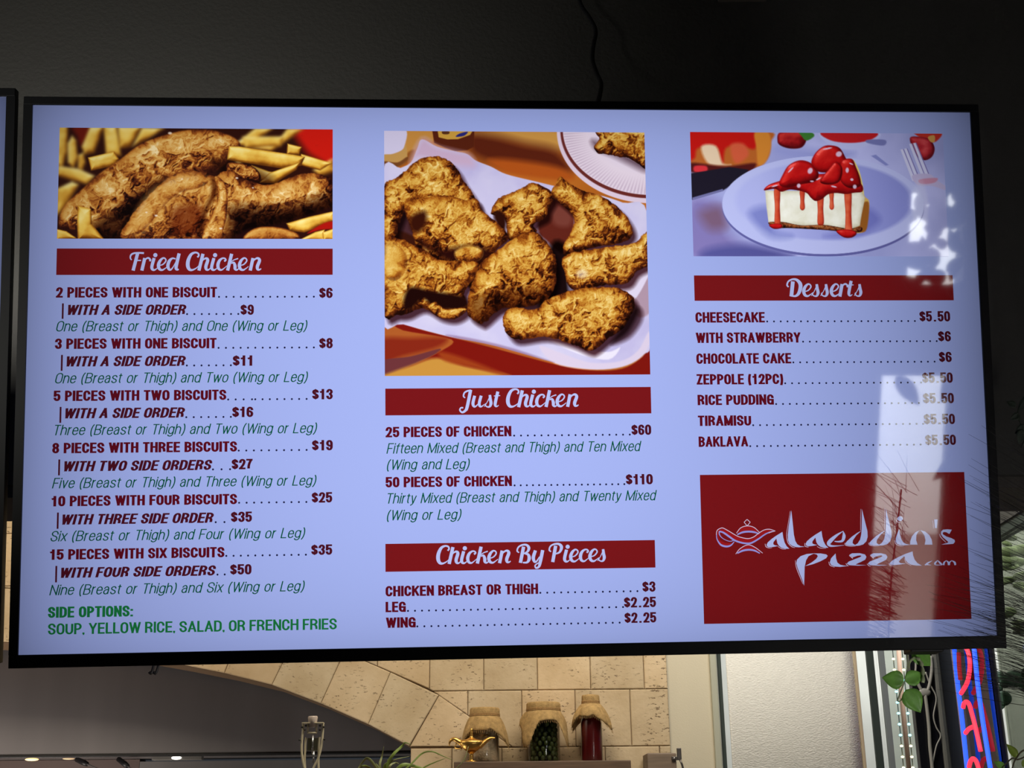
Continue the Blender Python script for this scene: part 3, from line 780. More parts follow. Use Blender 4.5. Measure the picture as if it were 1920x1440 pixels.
N1 = '1188,414 1120,445 1070,505 1046,575 1044,624 1152,624 1132,560 1134,490 1160,440'
N2 = '1188,414 1260,435 1320,485 1355,550 1366,624 1254,624 1266,560 1250,490 1215,440'
S1 = '1645,408 1610,470 1565,445 1530,440 1512,455 1520,478 1570,508 1640,530 1685,555 1690,585 1665,612 1590,618 1490,622 1570,602 1595,590 1585,575 1520,520 1488,475 1490,435 1520,408 1580,402'
PP1 = '1510,748 1400,758 1310,790 1260,840 1250,890 1265,950 1295,1030 1335,1130 1362,1215 1366,1080 1370,940 1390,850 1425,790 1480,762'
PP2 = '1490,750 1600,750 1680,764 1702,784 1680,818 1600,862 1490,905 1378,932 1470,880 1535,830 1560,790 1545,766'
I2 = '1815,750 1822,820 1840,880 1880,912 1930,924 2000,930 1880,944 1800,938 1750,915 1732,880 1750,820'
Z1 = '170,770 210,748 320,746 395,765 416,800 398,840 340,870 285,895 260,912 420,918 300,926 170,920 134,897 160,868 250,832 320,805 345,788 330,778 290,782 220,806'
A3 = '1080,720 1088,780 1110,840 1150,890 1215,926 1130,924 1060,912 1010,885 978,845 962,790'
A4 = '1080,720 980,755 880,800 790,850 748,890 760,912 820,918 910,908 985,896 910,890 882,872 905,838 962,790'
lt = [lpoly(A1), lpoly(A2), lpoly(L1), lpoly(A1, dx=562, dy=-14), lpoly(A2, dx=562, dy=-14), lpoly(D1, True), lpoly(D2, True),
      lpoly(D1, True, 345, -4), lpoly(D2, True, 345, -4), lpoly(I1, True), lpoly(N1, True), lpoly(N2, True), lpoly(S1, True),
      lpoly('1390,260 1440,260 1430,385 1400,385', True), lpoly(PP1), lpoly(PP2), lpoly(I2), lpoly(Z1, True), lpoly(Z1, True, 302, 0), lpoly(A3, True), lpoly(A4, True),
      [tuple(zl(900+40*math.cos(t*math.pi/10), 250+34*math.sin(t*math.pi/10), True)) for t in range(20)],
      [tuple(zl(1268+14*math.cos(t*math.pi/6), 912+10*math.sin(t*math.pi/6), True)) for t in range(12)]]
lt += lstroke('1925,428,6 1830,490,34 1745,565,56 1715,610,50 1745,640,30 1830,642,14 1940,632,3') + lstroke('1924,430,6 1936,500,46 1915,565,36 1860,580,22 1800,576,12')
lt += lstroke('1362,855,4 1300,888,22 1282,908,18 1348,918,3', True) + lstroke('1440,850,8 1405,890,26 1412,914,10 1500,914,10 1480,890,26 1440,850,8', True)
lt += lstroke('1525,918,26 1535,880,22 1565,852,6', True) + lstroke('1565,852,6 1595,880,26 1602,918,26', True) + lstroke('1605,918,24 1612,880,20 1645,852,6', True) + lstroke('1645,852,6 1685,880,28 1695,918,26', True)
flat('logo_lettering', lt, .0010, S_head, lp, 'pale calligraphic lettering on the red panel')
for s, k, dx, dy in (('1162,140,4 1130,340,5 1110,480,6 1128,590,8 1180,650,8 1230,668,4', False, 0, 0), ('800,610,6 815,655,9 860,672,6 900,668,4', False, 0, 0), ('985,650,5 1040,682,7 1100,690,4', False, 0, 0),
                     ('1372,600,6 1378,645,9 1425,662,5', False, 0, 0), ('1548,650,5 1600,674,7 1680,676,4', False, 0, 0), ('336,110,4 332,250,5 332,420,5', True, 0, 0), ('104,600,6 118,632,9 190,648,5 260,646,3', True, 0, 0),
                     ('680,100,4 678,250,5 676,416,5', True, 0, 0), ('448,596,6 462,628,9 530,644,5 600,642,3', True, 0, 0), ('822,560,5 840,612,9 890,640,7 950,644,3', True, 0, 0), ('1210,425,5 1250,470,8 1268,540,5', True, 0, 0),
                     ('1466,470,5 1490,520,9 1560,590,6', True, 0, 0), ('1370,275,6 1380,390,8', True, 0, 0), ('1236,850,5 1250,950,8 1300,1080,8 1345,1190,4', False, 0, 0), ('1716,870,5 1735,920,9 1800,948,6', False, 0, 0),
                     ('170,778,12 220,820,14', True, 0, 0), ('472,778,12 522,820,14', True, 0, 0), ('120,895,7 140,920,9 160,932,5', True, 0, 0), ('425,900,7 450,926,9 475,936,5', True, 0, 0), ('738,890,6 755,920,9 800,930,4', True, 0, 0),
                     ('840,265,7 860,295,9 900,302,5', True, 0, 0), ('965,820,5 985,880,7 1060,925,5', True, 0, 0)):
    flat('logo_outline', lstroke(s, k, False, dx, dy), .0009, S_pink, lp, 'thin pale outline beside the lettering')
lampfill = lpoly('110,470 125,412 190,390 280,432 400,500 500,528 600,526 680,482 780,418 860,402 940,424 860,440 780,485 690,550 600,600 520,605 360,560 200,450 140,432 130,480 150,560 230,600 340,600 300,640 220,640 140,590')
lampfill2 = lpoly('395,455 450,382 545,354 640,378 710,445 640,440 560,428 480,436'); lampfill3 = lpoly('400,740 445,682 550,628 650,662 750,738 650,700 570,690 480,700')
em = flat('lamp_emblem', [lampfill, lampfill2, lampfill3], .0008, S_brightred, lp, 'bright red oil lamp emblem')
lo = []
for s in ('140,432,20 200,450,24 280,505,26 360,560,24 440,590,24 520,605,24 600,600,24 700,545,22 800,475,18 880,440,14 945,426,6', '100,470,10 108,540,14 140,600,20 180,635,26 250,650,26 310,632,20 355,582,10', '140,432,18 145,480,14 180,525,10 240,560,9 300,575,9 350,562,10',
          '400,478,18 480,445,26 560,436,26 640,443,26 715,466,14', '400,748,18 480,710,26 570,697,26 650,710,24 725,748,14'):
    lo += lstroke(s)
flat('emblem_lining', lo, .0010, S_lamp, em)
lo = []
for s in ('98,480,9 110,420,10 150,392,10 195,385,10 280,430,10 400,500,10 500,530,11 570,535,11 640,510,11 700,465,11 780,415,10 860,402,11 948,426,6', '388,458,8 450,382,10 545,354,10 640,376,10 718,446,8', '378,758,8 440,682,10 550,627,10 650,660,10 766,746,8',
          '945,428,6 880,445,10 850,458,8'):
    lo += lstroke(s)
lo += lstroke('541,262,9 518,282,9 500,301,9 516,322,9 535,344,9 550,344,9 568,322,9 584,300,9 562,280,9', closed=True)
flat('emblem_outline', lo, .0011, S_pink, em)
# ------------------------------------------------------------------ the three food photographs on the screen
RNG = np.random.RandomState(7)
NT = RNG.rand(256, 256)
def vnoise(x, y, sd=0):
    x = x + sd*17.3; y = y + sd*31.7
    xi = np.floor(x).astype(int); yi = np.floor(y).astype(int); fx = x-xi; fy = y-yi
    fx = fx*fx*(3-2*fx); fy = fy*fy*(3-2*fy)
    g = lambda a, b: NT[a % 256, b % 256]
    return (g(xi, yi)*(1-fx)+g(xi+1, yi)*fx)*(1-fy)+(g(xi, yi+1)*(1-fx)+g(xi+1, yi+1)*fx)*fy
def fbm(x, y, s, o=4, sd=0, ridge=False):
    t = 0; a = 1; tot = 0
    x, y = x/s, y/s
    for i in range(o):
        c, q = math.cos(.6+i*.9+sd), math.sin(.6+i*.9+sd)
        n = vnoise((x*c-y*q)*2**i, (x*q+y*c)*2**i, sd+i*3)
        if ridge: n = 1-abs(2*n-1)
        t = t+n*a; tot += a; a *= .55
    return t/tot
def blur(a, r):
    r = int(round(r))
    if r < 1: return a
    for ax in (0, 1):
        for _ in range(2):
            p = np.concatenate([np.repeat(np.take(a, [0], ax), r, ax), a, np.repeat(np.take(a, [-1], ax), r+1, ax)], ax)
            c = np.cumsum(p, ax); n = a.shape[ax]
            hi = np.take(c, range(2*r+1, 2*r+1+n), ax); lo_ = np.take(c, range(0, n), ax)
            a = (hi-lo_)/(2*r+1)
    return a
def RGB(*c): return np.array(c, float)

class Pic:
    """a picture painted on a fine grid; coordinates follow an enlargement of the photograph"""
    def __init__(s, w_, h_, corners, step):
        s.w, s.h = w_, h_
        u, v = np.meshgrid((np.arange(w_)+.5)/w_, (np.arange(h_)+.5)/h_)
        c = [np.array(p, float) for p in corners]
        f = lambda k: (c[0][k]*(1-u)+c[1][k]*u)*(1-v)+(c[3][k]*(1-u)+c[2][k]*u)*v
        s.X, s.Y = f(0), f(1); s.step = step
        s.img = np.zeros((h_, w_, 3))
    def inside(s, pts, smooth=True, sub=5):
        """signed distance into an outline (positive inside)"""
        q = np.array(crom(pts, sub, True) if smooth else pts, float)
        X, Y = s.X, s.Y; ins = np.zeros(X.shape, bool); d2 = np.full(X.shape, 1e18)
        for i in range(len(q)):
            x0, y0 = q[i]; x1, y1 = q[(i+1) % len(q)]
            if y0 != y1:
                ins ^= ((y0 > Y) != (y1 > Y)) & (X < (x1-x0)*(Y-y0)/(y1-y0)+x0)
            dx, dy = x1-x0, y1-y0; L = dx*dx+dy*dy
            if L == 0: continue
            t = np.clip(((X-x0)*dx+(Y-y0)*dy)/L, 0, 1)
            d2 = np.minimum(d2, (X-x0-t*dx)**2+(Y-y0-t*dy)**2)
        d = np.sqrt(d2)
        return np.where(ins, d, -d)
    def mask(s, pts, soft=None, smooth=True):
        d = s.inside(pts, smooth); f = soft or s.step
        return np.clip(d/f+.5, 0, 1)
    def put(s, m, col):
        s.img = s.img*(1-m[..., None])+m[..., None]*(col if isinstance(col, np.ndarray) and col.ndim == 3 else RGB(*col))
    def fill(s, pts, col, soft=None, smooth=True): s.put(s.mask(pts, soft, smooth), col)
    def shade(s, pts, k, soft, dx=0, dy=0):
        m = s.mask([(a+dx, b+dy) for a, b in pts], soft)
        s.img = s.img*(1-m[..., None]*(1-np.array(k)))
    def ell(s, cx, cy, rx, ry, rot=0):
        c, n = math.cos(rot), math.sin(rot); a = (s.X-cx)*c+(s.Y-cy)*n; b = -(s.X-cx)*n+(s.Y-cy)*c
        return 1-np.sqrt((a/rx)**2+(b/ry)**2)
    def relief(s, pts, ramp, sd=0, rough=1.0, big=60, light=(-.45, -.6, .66), round_=1.0, gloss=0, soft=None, smooth=True, dark=0, amb=.22, jag=0):
        """a rounded lump with crust relief, coloured from a ramp of (value, rgb)"""
        d = s.inside(pts, smooth)
        if jag: d = d + jag*(fbm(s.X, s.Y, big*.5, 4, sd+50)-.5)*2
        r = max(d.max()*.85, 1); t = np.clip(d/r, 0, 1)
        h = r*round_*np.sqrt(np.maximum(0, 1-(1-t)**2))
        wx = s.X+big*.7*(fbm(s.X, s.Y, big*.8, 3, sd+31)-.5)*2; wy = s.Y+big*.7*(fbm(s.X, s.Y, big*.8, 3, sd+37)-.5)*2
        n1 = fbm(wx, wy, big*1.1, 4, sd, True); n2 = fbm(wx, wy, big*.34, 3, sd+9); n3 = fbm(s.X, s.Y, big*1.8, 3, sd+20)
        h = h + rough*(n1*big*.29+n2*big*.17)
        gy, gx = np.gradient(h, s.step)
        L = np.array(light)/np.linalg.norm(light)
        nz = 1/np.sqrt(1+gx**2+gy**2)
        lam = np.clip((-gx*L[0]-gy*L[1]+L[2])*nz, 0, 1)
        cav = np.clip((n1-.60)*1.2, -.32, .18)+np.clip((n2-.5)*.6, -.2, .2)
        v = amb+.60*lam+.55*(n3-.5)+cav*min(1, rough)
        v = v*(.5+.5*np.clip(d/(r*.35), 0, 1) if not soft or soft < 15 else 1) - dark
        xs = [q[0] for q in ramp]; col = np.stack([np.interp(v, xs, [q[1][k] for q in ramp]) for k in range(3)], -1)
        if gloss:
            sp = np.clip(lam, 0, 1)**30
            col = col+gloss*sp[..., None]*np.array((255, 240, 220))
        s.put(np.clip(d/(soft or s.step)+.5, 0, 1), np.clip(col, 0, 255))
    def sticks(s, lst, ramp, soft=None, sd=0):
        for i, pts in enumerate(lst): s.relief(pts, ramp, sd+i, .06, 50, (-.3, -.75, .6), .8, 0, soft, False, 0, .26)
    def show(s, name, c, label, bl=1.0):
        x0, x1, y0, y1 = rect(c)
        g = np.clip(s.img, 0, 255)/255
        g = np.where(g <= .04045, g/12.92, ((g+.055)/1.055)**2.4)*bl
        W_, H_ = s.w, s.h
        u, v = np.meshgrid(x0+(x1-x0)*np.arange(W_)/(W_-1), y1+(y0-y1)*np.arange(H_)/(H_-1))
        co = np.stack([u, v, np.full_like(u, .0006)], -1).reshape(-1, 3).astype(np.float32)
        idx = np.arange(W_*H_).reshape(H_, W_)
        fc = np.stack([idx[:-1, :-1], idx[1:, :-1], idx[1:, 1:], idx[:-1, 1:]], -1).reshape(-1, 4).astype(np.int32)
        me = bpy.data.meshes.new(name)
        me.vertices.add(len(co)); me.vertices.foreach_set('co', co.ravel())
        me.loops.add(fc.size); me.loops.foreach_set('vertex_index', fc.ravel())
        me.polygons.add(len(fc)); me.polygons.foreach_set('loop_start', np.arange(0, fc.size, 4, dtype=np.int32)); me.polygons.foreach_set('loop_total', np.full(len(fc), 4, np.int32))
        me.update(calc_edges=True)
        a = me.color_attributes.new('picture', 'FLOAT_COLOR', 'POINT')
        a.data.foreach_set('color', np.concatenate([g, np.ones((H_, W_, 1))], -1).astype(np.float32).ravel())
        me.materials.append(S_pic)
        o = bpy.data.objects.new(name, me); C.objects.link(o); o.parent = tv; o['label'] = label
        return o
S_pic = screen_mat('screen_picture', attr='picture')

CH = [(0, (28, 8, 4)), (.2, (70, 26, 10)), (.36, (128, 62, 16)), (.52, (176, 104, 30)), (.68, (208, 150, 56)), (.9, (230, 186, 92)), (1.15, (246, 218, 146))]
CH2 = [(0, (30, 8, 6)), (.2, (84, 34, 16)), (.38, (146, 76, 26)), (.55, (190, 122, 48)), (.74, (214, 158, 76)), (.95, (232, 190, 116)), (1.15, (248, 224, 170))]
FRY = [(0, (70, 30, 8)), (.25, (150, 90, 20)), (.45, (214, 156, 52)), (.65, (240, 200, 90)), (.9, (252, 232, 150))]

def Q(s): return [tuple(float(c) for c in t.split(',')) for t in s.split()]

# --- drumsticks and fries
p = Pic(512, 208, [(106, 60), (1800, 80), (1800, 757), (90, 752)], 3.31)
p.img[:] = RGB(46, 16, 10)
p.fill(Q('1560,60 1810,60 1810,300 1700,270 1620,200'), (200, 26, 16), 60)
p.fill(Q('190,60 300,60 250,180 220,120'), (110, 26, 12), 30)
soft = [Q(q) for q in ('100,60 165,60 160,230 130,320 95,300', '190,118 215,150 225,260 200,322 165,290 162,170', '300,62 385,62 325,225 268,238 248,190', '382,62 462,62 490,245 398,245', '470,64 620,64 545,190 482,200', '620,70 760,75 640,150 560,190',
        '228,240 260,225 272,290 250,340 225,320', '100,306 230,325 330,372 280,422 100,370', '95,450 190,405 232,425 150,560 95,620',
        '1195,175 1320,78 1440,76 1265,190', '1290,205 1450,170 1520,82 1625,84 1420,222', '1200,280 1235,285 1240,390 1200,360', '1680,340 1800,270 1810,350 1720,375', '1240,130 1500,130 1480,190 1260,200')]
p.sticks(soft, FRY, 16); p.img = blur(p.img, 2)
p.sticks([Q('280,250 440,212 472,260 445,300 300,332'), Q('1515,168 1605,190 1590,240 1510,235'), Q('1600,232 1795,290 1720,335 1590,300'), Q('1290,300 1400,340 1500,360 1440,420 1300,380')], FRY, 8, 20)
p.relief(Q('108,610 150,530 240,450 350,350 480,260 600,170 750,112 900,80 1050,84 1180,128 1222,185 1155,240 1132,290 1050,345 950,345 800,385 680,475 560,570 500,730 420,740 300,700 200,695 112,680'), CH2, 3, 1.0, 75, round_=.75, soft=10, dark=.02)
p.shade(Q('470,560 640,440 760,380 700,470 560,640 520,752 330,752 300,680'), (.35, .25, .2), 70)
p.sticks([Q('1150,183 1215,185 1560,238 1625,250 1600,306 1480,322 1138,268'), Q('1592,285 1572,330 1435,412 1342,408 1400,350')], FRY, 6, 30)
p.shade(Q('1050,260 1350,330 1450,430 1250,400 1100,350'), (.45, .35, .3), 60)
p.relief(Q('1150,285 1300,310 1350,380 1300,400 1150,360'), CH2, 15, 1.0, 40, dark=.2, soft=8)
p.relief(Q('495,760 530,640 590,560 700,440 800,362 900,334 1000,345 1070,372 1120,335 1190,345 1250,385 1400,425 1550,372 1650,350 1760,370 1805,430 1805,560 1650,620 1500,660 1300,690 1180,760 800,800'), CH2, 8, 1.0, 64, round_=.8, dark=.03, jag=7)
p.shade(Q('1180,560 1500,560 1800,480 1800,600 1500,680 1180,760 1150,660'), (.32, .22, .2), 90)
p.shade(Q('820,560 960,540 1000,640 930,740 800,740 780,650'), (.6, .38, .28), 60)
p.shade(Q('1040,380 1082,400 1075,480 1010,600 985,720 955,700 1000,560 1040,470'), (.5, .34, .22), 26)
p.relief(Q('1062,372 1118,402 1142,480 1132,640 1085,752 985,752 1035,620 1085,500'), CH2, 12, .7, 50, round_=.9, dark=-.08)
p.relief(Q('600,560 700,450 830,380 960,370 1020,400 960,440 840,470 740,560 660,660 590,720 560,680'), CH2, 31, .55, 60, round_=.5, dark=-.08, soft=70)
for (x, y, r) in ((785, 100, 10), (860, 385, 5), (640, 590, 6), (1200, 380, 7), (700, 610, 8), (1100, 690, 8), (1300, 440, 5)):
    p.put(np.clip(p.ell(x, y, r*1.6, r)*2, 0, 1)*.8, (255, 240, 220))
p.fill(Q('1180,760 1260,700 1500,660 1810,560 1810,620 1500,700 1300,757'), (34, 10, 10), 24)
p.relief(Q('1250,765 1310,690 1450,682 1575,720 1560,765'), CH2, 17, .3, 60, soft=7, dark=.03)
p.sticks([Q('1508,660 1650,620 1810,585 1810,650 1620,715 1530,705')], FRY, 7, 44)
p.fill(Q('1640,720 1740,660 1810,650 1810,690 1720,700'), (170, 20, 14), 10)
p.sticks([Q('1588,762 1690,712 1750,698 1745,765'), Q('1740,765 1735,715 1810,690 1810,765'), Q('218,545 300,568 306,660 385,760 218,760 214,650'), Q('88,690 150,705 215,750 88,760')], FRY, 6, 52)
PIC1 = [(112, 238.1), (623.8, 244.2), (623.8, 448.7), (107.2, 447.2)]
p.show('drumstick_picture', PIC1, 'picture of fried drumsticks with french fries', 1.25)

# --- platter of fried chicken
p = Pic(496, 456, [(70, 57), (1810, 65), (1843, 1679), (79, 1690)], 3.556)
n = fbm(p.X, p.Y, 700, 3, 1)
p.img[:] = RGB(196, 112, 40)+(n[..., None]-.5)*RGB(90, 70, 40)
p.fill(Q('660,60 1240,60 1240,200 900,130 700,110'), (206, 150, 72), 40)
p.fill(Q('650,80 800,90 1000,140 1220,190 1310,340 1000,320 760,270 640,200'), (92, 34, 18), 90)
p.fill(Q('760,260 900,250 1220,300 1330,380 1100,380 880,340'), (180, 84, 26), 50)
p.fill(Q('200,60 400,60 390,130 330,110 270,190 215,215'), (200, 140, 66), 14)
p.fill(Q('60,240 140,270 250,190 270,210 220,280 60,330'), (150, 84, 34), 16)
# beer glass and bottle
p.fill(Q('60,50 212,50 210,150 190,190 120,220 60,225'), (214, 206, 236), 8); p.fill(Q('60,225 130,215 192,188 214,150 222,250 160,295 60,290'), (196, 150, 84), 8)
p.fill(Q('70,265 160,272 222,235 225,258 160,300 70,296'), (120, 70, 34), 8)
p.fill(Q('388,50 668,50 666,165 620,190 540,196 470,170 402,140'), (88, 34, 18), 6, False); p.fill(Q('424,50 662,50 640,85 560,114 490,116 432,102'), (206, 158, 66), 5, False)
p.fill(Q('455,62 500,62 498,80 460,80'), (90, 50, 30), 4); p.fill(Q('545,98 570,76 625,64 600,92'), (40, 40, 120), 5)
# plate with a piece on it
pl = lambda cx, cy, rx, ry, col, soft: p.put(np.clip(p.ell(cx, cy, rx, ry)*rx/soft, 0, 1), col)
pl(1850, 60, 634, 486, (226, 206, 226), 6); pl(1850, 52, 612, 462, (108, 44, 40), 8); pl(1852, 46, 596, 444, (236, 220, 236), 6)
rad = np.sqrt(((p.X-1852)/596)**2+((p.Y-46)/444)**2); an = np.arctan2((p.Y-46)/444, (p.X-1852)/596)
m = np.clip((rad-.72)/.2, 0, 1)*np.clip((1-rad)/.02, 0, 1)*(.5+.5*np.sin(an*150))*.35
p.put(m, (150, 120, 150)); pl(1852, 40, 440, 320, (232, 218, 240), 120)
p.shade(Q('1480,180 1600,230 1700,280 1810,330 1810,280 1480,120'), (.5, .42, .45), 50)
p.relief(Q('1492,50 1830,50 1830,310 1760,270 1700,240 1640,235 1560,215 1490,205 1466,165 1500,110'), CH, 41, 1.0, 70, dark=.04, jag=8)
# napkin, table and tray
p.fill(Q('60,1300 300,1380 700,1480 1200,1610 1440,1650 1650,1640 1790,1560 1900,1420 1900,1740 60,1740'), (128, 22, 14), 10)
p.fill(Q('60,1330 200,1390 520,1450 440,1530 250,1620 60,1680'), (176, 92, 40), 8); p.fill(Q('60,1450 250,1440 480,1440 430,1500 200,1560 60,1600'), (138, 40, 22), 40)
p.fill(Q('60,1590 250,1560 440,1510 400,1550 200,1640 60,1680'), (110, 52, 56), 8)
p.fill(Q('60,1690 250,1620 420,1570 600,1620 900,1700 60,1720'), (204, 146, 62), 26); p.fill(Q('440,1530 600,1570 900,1690 700,1640 480,1590'), (160, 62, 24), 30)
TRAY = Q('60,350 180,310 250,270 290,180 322,116 420,165 540,196 620,215 680,260 780,300 880,350 1080,400 1250,440 1500,490 1660,540 1830,620 1850,1420 1790,1550 1650,1625 1440,1642 1200,1600 800,1490 500,1430 200,1350 60,1300')
p.fill(TRAY, (206, 200, 236), 6)
nn = fbm(p.X, p.Y, 260, 4, 5); m = p.mask(TRAY, 6)
p.put(m*np.clip((nn-.5)*1.6, 0, .5), (176, 166, 220)); p.put(m*np.clip((.45-nn)*1.6, 0, .5), (232, 226, 244))
p.fill(Q('322,116 420,165 540,196 640,225 660,300 480,280 300,240 250,270'), (206, 176, 206), 60)
p.fill(Q('1100,1490 1250,1540 1440,1600 1640,1590 1760,1520 1830,1400 1850,1440 1790,1556 1650,1628 1440,1644 1200,1604'), (222, 208, 232), 12)
p.fill(Q('1720,1180 1850,1010 1850,1250 1760,1300'), (178, 150, 170), 14); p.fill(Q('1640,1110 1830,960 1840,1010 1730,1190'), (226, 216, 240), 8)
p.fill(Q('1150,1440 1350,1540 1560,1580 1640,1500 1560,1530 1400,1510 1250,1450'), (238, 232, 250), 10)
p.shade(Q('480,1420 640,1440 900,1500 1200,1600 1000,1560 700,1480'), (.8, .7, .75), 14)
PCS = [
 ('70,440 130,390 200,340 280,262 400,228 500,262 560,325 600,400 660,490 700,580 600,620 400,570 240,560 165,700 150,760 60,800', 71),
 ('1180,480 1210,420 1240,362 1300,412 1400,462 1530,502 1640,582 1712,680 1722,755 1660,806 1500,835 1400,862 1270,895 1262,820 1312,740 1332,640 1280,580', 77),
 ('780,612 830,512 950,462 1050,410 1150,440 1197,505 1162,580 1142,640 1062,690 1080,740 960,770 900,790 882,690 860,640', 75),
 ('215,540 330,512 480,494 600,522 680,518 722,592 790,652 850,702 897,772 842,832 780,902 720,940 600,930 480,895 400,855 300,812 270,782 240,692 215,612', 73),
 ('1250,930 1300,882 1450,852 1600,832 1740,810 1800,752 1850,735 1850,930 1750,1002 1680,1082 1500,1095 1330,1125 1280,1052', 79),
 ('70,800 180,788 280,830 360,872 440,922 600,932 700,952 662,1052 622,1102 602,1152 622,1252 540,1312 440,1302 330,1245 230,1285 160,1292 70,1275', 83),
 ('700,960 760,902 850,842 960,762 1060,733 1130,782 1190,862 1217,982 1192,1132 1100,1212 960,1242 850,1245 740,1335 700,1342 630,1292 620,1222 650,1092 690,1002', 85),
 ('855,1320 870,1270 930,1240 1070,1250 1150,1190 1300,1130 1480,1104 1620,1110 1722,1162 1737,1232 1702,1312 1652,1382 1562,1442 1472,1512 1420,1522 1300,1472 1130,1432 950,1452 880,1402', 87)]
p.fill(Q('1130,520 1230,520 1330,620 1320,760 1260,880 1150,800 1090,720'), (98, 36, 26), 24); p.fill(Q('1180,560 1280,580 1320,640 1290,700 1200,680'), (120, 60, 50), 40)
p.shade(Q('180,560 260,560 270,800 160,800 150,700'), (.35, .2, .2), 30)
p.fill(Q('130,720 300,780 520,880 700,900 720,980 640,1110 400,920 130,820'), (58, 22, 12), 20)
p.relief(Q('280,780 480,800 700,820 800,880 730,950 560,970 420,935 330,880'), CH, 74, 1.0, 50, dark=.07, jag=8)
p.shade(Q('1180,820 1300,860 1300,1120 1400,1140 1260,1200 1100,1240'), (.12, .05, .05), 40)
for s, sd in PCS:
    pts = Q(s)
    p.shade(pts, (.34, .2, .22), 34, 26, 34)
    p.relief(pts, CH, sd, 1.0, 58, round_=.62, jag=9, dark=.0)
    if sd == 83:
        p.fill(Q('240,1110 380,1130 600,1170 610,1240 480,1250 390,1230 330,1180 250,1250 200,1230'), (30, 8, 6), 30)
        p.relief(Q('360,1240 420,1200 480,1250 590,1240 620,1260 540,1312 440,1306'), CH, 93, .8, 40, dark=.04, soft=8)
        p.relief(Q('80,830 160,830 220,900 210,1000 150,1060 80,1020'), CH, 95, .35, 60, dark=-.14, soft=50)
    if sd == 73:
        p.fill(Q('440,880 560,840 700,830 780,880 700,930 560,935'), (40, 10, 8), 50); p.relief(Q('540,870 640,830 720,860 700,920 580,940'), CH, 97, .5, 40, dark=.0, soft=20)
        p.fill(Q('250,640 340,600 350,680 300,740 250,720'), (56, 18, 8), 40)
    if sd == 75: p.fill(Q('800,620 850,600 880,680 860,740 820,690'), (44, 14, 8), 26)
    if sd == 85: p.shade(Q('640,1200 800,1130 1000,1110 1190,1130 1100,1240 850,1260 700,1340'), (.62, .5, .42), 60)
    if sd == 79: p.put(np.clip(p.ell(1385, 1015, 52, 40)*1.0, 0, .55), (250, 240, 220))
p.shade(Q('1640,1380 1740,1240 1790,1260 1780,1340 1700,1440 1580,1480'), (.4, .28, .3), 36)
PIC2 = [(719.7, 246), (1209, 248.3), (1218.3, 702.1), (722.2, 705.2)]
p.show('platter_picture', PIC2, 'picture of fried chicken pieces on a paper lined platter', 1.08)

# --- cheesecake slice
p = Pic(478, 233, [(80, 97), (1655, 97), (1672, 860), (98, 866)], 3.31)
n = fbm(p.X, p.Y, 420, 4, 2)
p.img[:] = RGB(168, 172, 226)+(n[..., None]-.5)*RGB(70, 66, 60)
p.fill(Q('80,520 300,560 300,700 420,800 600,866 80,880'), (128, 118, 178), 90); p.fill(Q('140,600 260,560 300,680 200,700'), (120, 92, 120), 80); p.fill(Q('180,820 420,790 700,850 600,880 180,880'), (84, 84, 150), 60)
p.fill(Q('620,190 850,200 1100,220 900,300 640,250'), (150, 156, 216), 60)
# whole cake behind, tray
p.fill(Q('70,90 560,90 580,160 560,260 480,320 300,320 70,300'), (180, 96, 40), 16)
p.fill(Q('70,90 470,90 480,200 380,180 300,200 280,300 240,190 130,200 110,260 70,260'), (190, 24, 20), 22); p.fill(Q('150,190 240,185 280,290 330,300 200,300'), (226, 200, 170), 20); p.fill(Q('330,180 410,170 440,240 360,290'), (206, 90, 60), 24)
p.fill(Q('480,100 560,95 580,180 545,280 500,300 490,200'), (206, 130, 48), 14); p.fill(Q('80,290 300,310 480,290 440,350 300,370 90,350'), (80, 24, 24), 18); p.fill(Q('110,310 180,310 180,345 110,345'), (210, 50, 60), 12)
p.fill(Q('80,356 320,315 440,330 420,370 280,462 95,518 80,510'), (30, 26, 40), 8, False); p.fill(Q('95,505 280,450 285,462 95,520'), (110, 110, 160), 4, False)
# strawberries, bowl, forks
p.relief(Q('620,150 640,95 780,90 800,140 770,190 700,198 640,180'), [(0, (50, 4, 10)), (.5, (150, 20, 26)), (1, (230, 70, 60))], 5, .1, 40, soft=7); p.fill(Q('755,92 830,96 848,120 800,148 770,120'), (60, 120, 50), 8)
p.fill(Q('890,92 1240,92 1225,150 1100,200 960,180'), (184, 188, 236), 10); p.fill(Q('902,92 1228,92 1200,140 1080,160 950,145'), (188, 30, 36), 8); p.fill(Q('1180,140 1290,140 1280,175 1180,160'), (116, 120, 180), 8)
p.fill(Q('1470,90 1640,90 1620,140 1570,150'), (190, 50, 40), 8); p.relief(Q('1445,130 1500,118 1570,135 1600,190 1580,245 1530,265 1480,230'), [(0, (60, 4, 14)), (.5, (176, 40, 50)), (1, (236, 110, 110))], 6, .1, 40, soft=6); p.fill(Q('1560,120 1600,110 1600,150 1575,150'), (200, 150, 80), 5)
for a in ((1385, 200), (1408, 195), (1440, 165), (1465, 160)):
    p.fill([(a[0], a[1]), (a[0]+16, a[1]-4), (a[0]+90, a[1]+190), (a[0]+70, a[1]+195)], (206, 206, 240), 5, False); p.fill([(a[0]+16, a[1]-4), (a[0]+22, a[1]-2), (a[0]+96, a[1]+190), (a[0]+90, a[1]+190)], (120, 110, 170), 4, False)
p.fill(Q('1455,360 1560,350 1610,390 1660,425 1660,450 1580,425 1490,420'), (190, 180, 220), 6); p.fill(Q('1500,385 1610,375 1590,405 1510,412'), (196, 140, 170), 8)
p.fill(Q('1200,240 1230,232 1310,296 1290,300'), (130, 136, 200), 5, False)
